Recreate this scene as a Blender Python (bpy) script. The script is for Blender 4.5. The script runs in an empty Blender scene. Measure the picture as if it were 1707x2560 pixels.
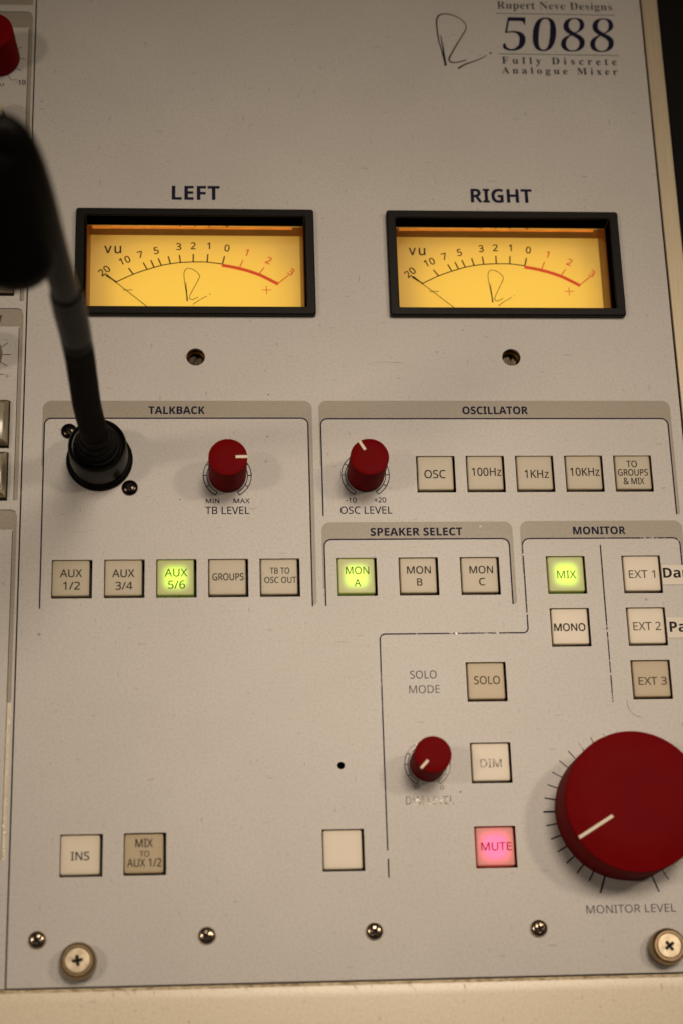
import bpy, bmesh, math, random, json
from mathutils import Vector, Matrix
random.seed(7)
S = 0.001            # every length below is written in millimetres
C = bpy.context.scene.collection
sc = bpy.context.scene
PI = math.pi

# ------------------------------------------------------------------ camera
cam = bpy.data.cameras.new("camera")
cam.sensor_fit = 'VERTICAL'; cam.sensor_height = 22.3; cam.sensor_width = 22.3
cam.lens = 22.3 * 4434.44 / 2560
cam.clip_start = 0.02; cam.clip_end = 20
cam.dof.use_dof = True; cam.dof.focus_distance = 0.776; cam.dof.aperture_fstop = 3.9
co = bpy.data.objects.new("camera", cam); C.objects.link(co)
R = Matrix(((0.99709002, 0.00468913, -0.07608876), (-0.02940214, 0.94453727, -0.32708539), (0.07033493, 0.32837075, 0.94192656)))
co.matrix_world = Matrix.Translation((0, 0, 0.72015)) @ R.to_4x4()
sc.camera = co

# ------------------------------------------------------------------ dim room light
w = bpy.data.worlds.new("World"); sc.world = w; w.use_nodes = True
w.node_tree.nodes['Background'].inputs[0].default_value = (1.0, 0.80, 0.62, 1)
w.node_tree.nodes['Background'].inputs[1].default_value = 0.026

def lamp(name, loc, aim, power, radius, cone, blend, col):
    l = bpy.data.lights.new(name, 'SPOT'); l.energy = power; l.shadow_soft_size = radius
    l.spot_size = math.radians(cone); l.spot_blend = blend; l.color = col
    o = bpy.data.objects.new(name, l); C.objects.link(o); o.location = loc
    o.rotation_euler = (Vector(aim) - Vector(loc)).to_track_quat('-Z', 'Y').to_euler()
    return o
lamp('ceiling_spotlight', (0.26, 0.60, 1.50), (0.075, 0.165, 0), 69, 0.28, 25, 1.0, (1.0, .825, .655))
lamp('side_spotlight', (0.85, 0.45, 1.25), (0.07, 0.19, 0), 16.0, 0.075, 40, 1.0, (1.0, .81, .635))
lamp('side_spotlight', (-0.78, 0.17, 1.15), (0.03, 0.19, 0), 13.0, 0.07, 40, 1.0, (1.0, .81, .65))

sc.view_settings.view_transform = 'Standard'; sc.view_settings.look = 'None'
sc.view_settings.exposure = 0; sc.view_settings.gamma = 1
sc.cycles.use_denoising = True
sc.cycles.max_bounces = 8

# ------------------------------------------------------------------ materials
MATS = {}
def lin(r, g, b):
    f = lambda c: (c / 255 / 12.92) if c / 255 <= 0.04045 else ((c / 255 + .055) / 1.055) ** 2.4
    return (f(r), f(g), f(b), 1)
class NT:
    def __init__(s, name):
        m = bpy.data.materials.new(name); m.use_nodes = True; s.m = m; s.t = m.node_tree
        s.b = s.t.nodes['Principled BSDF']; s.out = s.t.nodes['Material Output']; MATS[name] = m
    def n(s, k, **kw):
        x = s.t.nodes.new(k)
        for a, b in kw.items(): setattr(x, a, b)
        return x
    def l(s, a, b): s.t.links.new(a, b)
    def coord(s): return s.n('ShaderNodeTexCoord').outputs['Object']
    def noise(s, vec, scale, detail=4, rough=.55):
        x = s.n('ShaderNodeTexNoise'); x.inputs['Scale'].default_value = scale; x.inputs['Detail'].default_value = detail
        x.inputs['Roughness'].default_value = rough; s.l(vec, x.inputs['Vector']); return x.outputs['Fac']
    def ramp(s, fac, stops):
        x = s.n('ShaderNodeValToRGB'); e = x.color_ramp.elements
        while len(e) < len(stops): e.new(.5)
        for i, (p, c) in enumerate(stops):
            e[i].position = p; e[i].color = c if len(c) == 4 else (*c, 1)
        s.l(fac, x.inputs['Fac']); return x.outputs['Color']
    def mix(s, fac, a, b, mode='MIX'):
        x = s.n('ShaderNodeMix', data_type='RGBA', blend_type=mode)
        for sock, v in ((x.inputs['Factor'], fac), (x.inputs['A'], a), (x.inputs['B'], b)):
            if hasattr(v, 'links'): s.l(v, sock)
            else: sock.default_value = v
        return x.outputs['Result']
    def math(s, op, a, b=0.0, c=None, clamp=False):
        x = s.n('ShaderNodeMath', operation=op); x.use_clamp = clamp
        for i, v in enumerate((a, b, c)):
            if v is None: continue
            if hasattr(v, 'links'): s.l(v, x.inputs[i])
            else: x.inputs[i].default_value = v
        return x.outputs[0]
    def bump(s, h, strength, dist):
        x = s.n('ShaderNodeBump'); x.inputs['Strength'].default_value = strength; x.inputs['Distance'].default_value = dist
        s.l(h, x.inputs['Height']); s.l(x.outputs['Normal'], s.b.inputs['Normal'])
    def set(s, **kw):
        for a, b in kw.items():
            k = a.replace('_', ' ')
            if hasattr(b, 'links'): s.l(b, s.b.inputs[k])
            else: s.b.inputs[k].default_value = b
        return s

def painted(name, base, dark, rough=.42, specks=True):
    """powder-painted aluminium: faint mottling, fine orange-peel grain, lint and dust specks"""
    t = NT(name); v = t.coord()
    big = t.noise(v, 14, 5, .6); fine = t.noise(v, 900, 3, .6)
    c = t.mix(t.ramp(big, [(.3, (0, 0, 0)), (.75, (1, 1, 1))]), dark, base)
    c = t.mix(t.math('MULTIPLY', t.ramp(fine, [(.40, (1, 1, 1)), (.55, (0, 0, 0))]), .22), c, (base[0] * .55, base[1] * .54, base[2] * .52, 1))
    if specks:
        vo = t.n('ShaderNodeTexVoronoi'); vo.inputs['Scale'].default_value = 95; t.l(v, vo.inputs['Vector'])
        # only some cells carry a speck
        pick = t.ramp(vo.outputs['Color'], [(.80, (0, 0, 0)), (.86, (1, 1, 1))])
        dot = t.ramp(vo.outputs['Distance'], [(.035, (1, 1, 1)), (.085, (0, 0, 0))])
        c = t.mix(t.math('MULTIPLY', t.math('MULTIPLY', pick, dot), .55), c, (.16, .13, .10, 1))
        # short lint fibres: stretched, warped noise peaks
        mp = t.n('ShaderNodeMapping'); mp.inputs['Scale'].default_value = (1, .28, 1); mp.inputs['Rotation'].default_value = (0, 0, .5)
        t.l(v, mp.inputs['Vector']); ln = t.noise(mp.outputs[0], 700, 2, .4)
        c = t.mix(t.math('MULTIPLY', t.ramp(ln, [(.70, (0, 0, 0)), (.78, (1, 1, 1))]), .42), c, (.20, .17, .13, 1))
        mp2 = t.n('ShaderNodeMapping'); mp2.inputs['Scale'].default_value = (.25, 1, 1); mp2.inputs['Rotation'].default_value = (0, 0, -.4)
        mp2.inputs['Location'].default_value = (.3, .7, 0)
        t.l(v, mp2.inputs['Vector']); ln = t.noise(mp2.outputs[0], 620, 2, .4)
        c = t.mix(t.math('MULTIPLY', t.ramp(ln, [(.70, (0, 0, 0)), (.78, (1, 1, 1))]), .40), c, (.22, .19, .15, 1))
    t.set(Base_Color=c, Roughness=rough)
    t.b.inputs['Specular IOR Level'].default_value = .5
    t.bump(t.math('ADD', fine, t.math('MULTIPLY', big, 2.0)), .25, .00006)
    return t.m
painted('panel_paint', (.61, .588, .545, 1), (.55, .528, .484, 1))
painted('band_paint', (.365, .323, .247, 1), (.325, .287, .217, 1), specks=False)
painted('armrest_lacquer', (.86, .77, .58, 1), (.82, .72, .53, 1), rough=.3)

def ink(name, col, wear=0.0, scale=900, glint=.3):
    t = NT(name)
    if wear > 0:
        v = t.coord(); n = t.math('ADD', t.math('MULTIPLY', t.noise(v, scale, 4, .7), .6), t.math('MULTIPLY', t.noise(v, 120, 2), .4))
        k = t.ramp(n, [(max(0, wear - .05), (0, 0, 0)), (wear + .03, (1, 1, 1))])   # 1 = ink left
        t.set(Base_Color=t.mix(k, (.55, .52, .46, 1), col), Roughness=.4)
        inv = t.math('SUBTRACT', 1, k); t.set(Metallic=t.math('MULTIPLY', inv, glint)); t.b.inputs['Specular IOR Level'].default_value = .15
        t.set(Roughness=t.math('ADD', t.math('MULTIPLY', k, .2), .25))
        t.bump(t.noise(v, 2500, 2), .8, .0001)
    else:
        t.set(Base_Color=col, Roughness=.5); t.b.inputs['Specular IOR Level'].default_value = .12
    return t.m
ink('ink_navy', (.008, .0065, .032, 1)); ink('ink_logo', (.022, .020, .026, 1)); ink('ink_black', (.008, .007, .008, 1))
ink('ink_faded', (.045, .040, .055, 1), .34); ink('ink_worn', (.10, .09, .09, 1), .38); ink('ink_rubbed', (.18, .16, .14, 1), .49, 700)
ink('ink_line_worn', (.012, .010, .035, 1), .41); ink('ink_sketch', (.022, .018, .010, 1))
ink('legend_brown', (.04, .028, .016, 1)); ink('legend_faint', (.12, .09, .055, 1)); ink('legend_pale', (.27, .22, .15, 1), .495, 900, 0.0)
ink('legend_green', (.06, .10, .01, 1)); ink('legend_red', (.42, .0, .03, 1))
ink('dial_brown', (.012, .003, .001, 1)); 
ink('chalk_white', (.85, .78, .60, 1))
ink('tape_white', (.86, .80, .68, 1))

def plain(name, col, rough=.5, metal=0.0, bump=0.0, bscale=1500, spec=.12):
    t = NT(name).set(Base_Color=col, Roughness=rough, Metallic=metal); t.b.inputs['Specular IOR Level'].default_value = .5 if metal else spec
    if bump: t.bump(t.noise(t.coord(), bscale, 3), bump, .0001)
    return t.m
plain('black_plastic', (.0075, .006, .004, 1), .38, 0, .25)
plain('inner_black', (.003, .002, .001, 1), .7, 0, 0, 1500, 0)
plain('black_satin', (.005, .0045, .004, 1), .30, 0, .1, 1500, .22)
plain('black_rubber', (.0035, .003, .0025, 1), .5, 0, .2, 1500, .06)
plain('mic_grey', (.005, .0045, .0035, 1), .42, 0, 0, 1500, .12)
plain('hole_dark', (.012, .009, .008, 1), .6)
plain('washer_grey', (.035, .022, .028, 1), .35)
plain('brass', (.55, .30, .08, 1), .3, 1)
plain('charcoal_wood', (.006, .005, .005, 1), .7)
plain('cream_plastic', (.62, .55, .36, 1), .4)
plain('taupe_plastic', (.30, .24, .17, 1), .4)
plain('dark_nickel', (.42, .34, .25, 1), .22, 1, .3, 600)
plain('black_oxide', (.05, .04, .03, 1), .22, 1, .3, 600)

t = NT('thumb_nickel'); v = t.coord(); n = t.noise(v, 350, 5, .7)
t.set(Base_Color=t.mix(t.ramp(n, [(.38, (0, 0, 0)), (.6, (1, 1, 1))]), (.50, .41, .27, 1), (.68, .59, .42, 1)), Metallic=.65, Roughness=t.math('ADD', t.math('MULTIPLY', n, .35), .18))
t.bump(n, .2, .0001)
plain('thumb_rim', (.30, .22, .13, 1), .28, 1, .3, 500)
t = NT('brushed_trim'); v = t.coord(); mp = t.n('ShaderNodeMapping'); mp.inputs['Scale'].default_value = (1, .02, 1); t.l(v, mp.inputs['Vector'])
n = t.noise(mp.outputs[0], 1600, 4, .7)
t.set(Base_Color=t.mix(n, (.40, .33, .22, 1), (.62, .53, .37, 1)), Metallic=.35, Roughness=.42); t.bump(n, .3, .0001)
t = NT('knob_red'); v = t.coord(); n = t.noise(v, 60, 4); f = t.noise(v, 1800, 2)
t.set(Base_Color=t.mix(n, (.140, .0015, .0028, 1), (.195, .0025, .004, 1)), Roughness=t.math('ADD', t.math('MULTIPLY', n, .12), .42)); t.b.inputs['Specular IOR Level'].default_value = .025; t.bump(f, .3, .00006)
t = NT('chrome_button'); v = t.coord(); n = t.noise(v, 90, 3)
t.set(Base_Color=(.50, .44, .30, 1), Metallic=.85, Roughness=t.math('ADD', t.math('MULTIPLY', n, .15), .12))
t = NT('clear_button'); t.set(Base_Color=(.30, .27, .20, 1), Roughness=.22, Coat_Weight=.3)

def cap_mat(name, col, edge, glow=None, strength=0.0, glow_edge=None, half=4.4):
    """milky push-button plastic; a lit one has its lamp behind the middle of the cap"""
    t = NT(name); v = t.coord(); n = t.noise(v, 260, 3); m = t.noise(v, 55, 2)
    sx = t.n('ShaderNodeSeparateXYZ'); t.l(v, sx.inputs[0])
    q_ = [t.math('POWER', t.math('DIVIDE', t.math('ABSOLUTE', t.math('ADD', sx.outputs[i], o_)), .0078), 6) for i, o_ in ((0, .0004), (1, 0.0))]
    rim = t.math('MULTIPLY', t.math('ADD', q_[0], q_[1]), .42, clamp=True)      # cap colour gets darker towards its edges
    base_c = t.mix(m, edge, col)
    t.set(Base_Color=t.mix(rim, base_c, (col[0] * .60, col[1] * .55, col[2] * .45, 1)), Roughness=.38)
    t.b.inputs['Subsurface Weight'].default_value = .25
    t.b.inputs['Subsurface Radius'].default_value = (1, .8, .5); t.b.inputs['Subsurface Scale'].default_value = .0018
    t.bump(n, .15, .0001)
    if glow:
        sx = t.n('ShaderNodeSeparateXYZ'); t.l(v, sx.inputs[0])
        def side(c, off):
            a = t.math('ABSOLUTE', t.math('SUBTRACT', c, off)); return t.math('POWER', t.math('DIVIDE', a, half * S), 3.2)
        d = t.math('POWER', t.math('ADD', side(sx.outputs[0], -.0004), side(sx.outputs[1], 0)), 1 / 3.2)
        mr = t.n('ShaderNodeMapRange', interpolation_type='SMOOTHSTEP'); mr.inputs['From Min'].default_value = .62; mr.inputs['From Max'].default_value = 1.7
        mr.inputs['To Min'].default_value = 1; mr.inputs['To Max'].default_value = 0; t.l(d, mr.inputs['Value'])
        k = mr.outputs[0]
        t.set(Emission_Color=t.mix(k, glow_edge, glow), Emission_Strength=t.math('ADD', t.math('MULTIPLY', k, strength), .10 if glow_edge else 0))
    return t.m
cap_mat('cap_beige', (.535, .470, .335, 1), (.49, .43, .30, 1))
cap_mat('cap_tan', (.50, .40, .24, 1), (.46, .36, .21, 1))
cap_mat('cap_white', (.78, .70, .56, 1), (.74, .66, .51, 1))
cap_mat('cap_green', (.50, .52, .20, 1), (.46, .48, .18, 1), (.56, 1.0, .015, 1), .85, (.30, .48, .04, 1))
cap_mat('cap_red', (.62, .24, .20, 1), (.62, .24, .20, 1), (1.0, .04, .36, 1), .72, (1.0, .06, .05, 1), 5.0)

# meter parts: a translucent dial lit from a lamp behind it, amber case with lamplight put in as emission
t = NT('dial_lit'); v = t.coord(); sx = t.n('ShaderNodeSeparateXYZ'); t.l(v, sx.inputs[0])
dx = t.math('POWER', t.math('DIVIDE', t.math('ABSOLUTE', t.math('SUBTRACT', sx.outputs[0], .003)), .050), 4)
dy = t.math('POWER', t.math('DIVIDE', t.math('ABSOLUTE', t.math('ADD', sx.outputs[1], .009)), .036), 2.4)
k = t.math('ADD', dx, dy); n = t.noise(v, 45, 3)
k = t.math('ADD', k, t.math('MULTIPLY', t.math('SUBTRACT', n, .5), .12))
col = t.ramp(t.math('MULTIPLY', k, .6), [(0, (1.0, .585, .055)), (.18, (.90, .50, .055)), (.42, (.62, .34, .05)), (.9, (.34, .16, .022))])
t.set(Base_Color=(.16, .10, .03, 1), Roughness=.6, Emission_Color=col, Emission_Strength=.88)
t = NT('amber_case'); v = t.coord(); n = t.noise(v, 120, 4)
t.set(Base_Color=(.045, .012, .002, 1), Roughness=.3, Emission_Color=(.34, .070, .006, 1), Emission_Strength=t.math('MULTIPLY', n, .30))
t = NT('amber_edge'); v = t.coord(); mp = t.n('ShaderNodeMapping'); mp.inputs['Scale'].default_value = (1, 6, 6); t.l(v, mp.inputs['Vector']); n = t.noise(mp.outputs[0], 60, 4, .7)
t.set(Base_Color=(.35, .10, .01, 1), Roughness=.2, Emission_Color=(.75, .20, .02, 1), Emission_Strength=t.ramp(n, [(.3, (.25, .25, .25)), (.7, (1, 1, 1))]))
t = NT('dial_red'); t.set(Base_Color=(.35, .03, .005, 1), Roughness=.6, Emission_Color=(.55, .045, .004, 1), Emission_Strength=.7)
t = NT('clear_pane'); tr = t.n('ShaderNodeBsdfTransparent'); gl = t.n('ShaderNodeBsdfGlossy'); gl.inputs['Roughness'].default_value = .05
fr = t.n('ShaderNodeFresnel'); fr.inputs[0].default_value = 1.35; mx = t.n('ShaderNodeMixShader')
t.l(fr.outputs[0], mx.inputs[0]); t.l(tr.outputs[0], mx.inputs[1]); t.l(gl.outputs[0], mx.inputs[2]); t.l(mx.outputs[0], t.out.inputs['Surface'])

# ------------------------------------------------------------------ helpers
def link(name, mesh, mat, parent=None, loc=None, smooth=False):
    o = bpy.data.objects.new(name, mesh); C.objects.link(o)
    if mat and not mesh.materials: mesh.materials.append(MATS[mat])
    if parent: o.parent = parent
    if loc: o.location = [c * S for c in loc]
    if smooth:
        for p in mesh.polygons: p.use_smooth = True
    return o
def tag(o, label=None, cat=None, group=None, kind=None):
    for k, v in (('label', label), ('category', cat), ('group', group), ('kind', kind)):
        if v: o[k] = v
    return o
def thing(name, x, y, z, label, cat, group=None, rz=0):
    o = bpy.data.objects.new(name, None); C.objects.link(o); o.location = (x * S, y * S, z * S); o.rotation_euler = (0, 0, rz)
    o.empty_display_size = .01
    return tag(o, label, cat, group)
def dup(root, x, y, label):
    r = root.copy(); C.objects.link(r); r.location = (x * S, y * S, root.location.z)
    if label: r['label'] = label
    for ch in list(root.children):
        c = ch.copy(); C.objects.link(c); c.parent = r
        for g in list(ch.children):
            d = g.copy(); C.objects.link(d); d.parent = c
    return r
def mesh_from(verts, faces, name='m'):
    m = bpy.data.meshes.new(name); m.from_pydata([tuple(c * S for c in v) for v in verts], [], faces); m.update(); return m
def bm_mesh(bm, name='m'):
    m = bpy.data.meshes.new(name); bmesh.ops.recalc_face_normals(bm, faces=bm.faces); bm.to_mesh(m); bm.free(); return m
def curve_mesh(contours, z=0.0, thick=0.0, offset=0.0, res=4):
    """filled flat outline (holes are inner contours). contours: lists of (co, hr, hl_next) in mm"""
    c = bpy.data.curves.new('c', 'CURVE'); c.dimensions = '2D'; c.fill_mode = 'BOTH'; c.resolution_u = res
    c.extrude = thick * S / 2; c.offset = offset * S
    for pts in contours:
        n = len(pts)
        if len(pts[0]) == 2:
            sp = c.splines.new('POLY'); sp.points.add(n - 1); sp.use_cyclic_u = True
            for i, p in enumerate(pts): sp.points[i].co = (p[0] * S, p[1] * S, 0, 1)
        else:
            sp = c.splines.new('BEZIER'); sp.bezier_points.add(n - 1); sp.use_cyclic_u = True
            for i, p in enumerate(pts):
                b = sp.bezier_points[i]; b.handle_left_type = 'FREE'; b.handle_right_type = 'FREE'
                b.co = (p[0] * S, p[1] * S, 0); b.handle_right = (p[2] * S, p[3] * S, 0)
            for i, p in enumerate(pts):
                sp.bezier_points[(i + 1) % n].handle_left = (p[4] * S, p[5] * S, 0)
    o = bpy.data.objects.new('c', c); C.objects.link(o); dg = bpy.context.evaluated_depsgraph_get()
    m = bpy.data.meshes.new_from_object(o.evaluated_get(dg)); bpy.data.objects.remove(o); bpy.data.curves.remove(c)
    m.materials.clear()
    m.transform(Matrix.Translation((0, 0, z * S)))
    return m
def rbox(x0, x1, y0, y1, z0, z1, bev=0.0, seg=2, top_only=False, corner=0.0):
    bm = bmesh.new(); bmesh.ops.create_cube(bm, size=1)
    for v in bm.verts:
        v.co.x = (x0 + x1) / 2 * S + v.co.x * (x1 - x0) * S; v.co.y = (y0 + y1) / 2 * S + v.co.y * (y1 - y0) * S
        v.co.z = (z0 + z1) / 2 * S + v.co.z * (z1 - z0) * S
    if corner:
        e = [e for e in bm.edges if abs(e.verts[0].co.z - e.verts[1].co.z) > 1e-6]
        bmesh.ops.bevel(bm, geom=e, offset=corner * S, segments=4, profile=.5, affect='EDGES')
    if bev:
        e = [e for e in bm.edges if not top_only or min(v.co.z for v in e.verts) > z1 * S - 1e-6]
        bmesh.ops.bevel(bm, geom=e, offset=bev * S, segments=seg, profile=.5, affect='EDGES')
    return bm_mesh(bm)
def lathe(profile, n=96, fn=None, smooth=True):
    """profile [(r, z)] from outside/bottom to the axis"""
    v, f = [], []; k = len(profile)
    for (r, z) in profile:
        for i in range(n):
            a = 2 * PI * i / n; zz = z + (fn(r, a) if fn else 0)
            v.append((r * math.cos(a), r * math.sin(a), zz))
    for j in range(k - 1):
        for i in range(n):
            f.append((j * n + i, j * n + (i + 1) % n, (j + 1) * n + (i + 1) % n, (j + 1) * n + i))
    m = mesh_from(v, f)
    return m
def soften(mesh, deg=38):
    for p in mesh.polygons: p.use_smooth = True
    mesh.set_sharp_from_angle(angle=math.radians(deg)); return mesh
def stroke(pts, wd, z=0.0, closed=False, taper=None, sub=1):
    """flat printed line along points"""
    if sub > 1:
        q = []
        for i in range(len(pts) - 1):
            p0 = pts[max(0, i - 1)]; p1 = pts[i]; p2 = pts[i + 1]; p3 = pts[min(len(pts) - 1, i + 2)]
            for s_ in range(sub):
                u = s_ / sub
                q.append(tuple(.5 * (2 * p1[a] + (p2[a] - p0[a]) * u + (2 * p0[a] - 5 * p1[a] + 4 * p2[a] - p3[a]) * u * u + (3 * p1[a] - p0[a] - 3 * p2[a] + p3[a]) * u ** 3) for a in (0, 1)))
        q.append(pts[-1]); pts = q
    n = len(pts); v, f = [], []
    for i in range(n):
        a = pts[i - 1] if (i or closed) else pts[i]; b = pts[(i + 1) % n] if (i < n - 1 or closed) else pts[i]
        dx, dy = b[0] - a[0], b[1] - a[1]; L = math.hypot(dx, dy) or 1
        ww = wd / 2 * (taper(i / (n - 1)) if taper else 1)
        v += [(pts[i][0] - dy / L * ww, pts[i][1] + dx / L * ww, z), (pts[i][0] + dy / L * ww, pts[i][1] - dx / L * ww, z)]
    for i in range(n if closed else n - 1):
        j = (i + 1) % n; f.append((2 * i + 1, 2 * j + 1, 2 * j, 2 * i))
    return v, f
def join(parts):
    V, F = [], []
    for v, f in parts:
        o = len(V); V += v; F += [tuple(i + o for i in x) for x in f]
    return mesh_from(V, F)
def arc(cx, cy, r, a0, a1, n):
    return [(cx + r * math.cos(math.radians(a0 + (a1 - a0) * i / n)), cy + r * math.sin(math.radians(a0 + (a1 - a0) * i / n))) for i in range(n + 1)]

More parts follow.
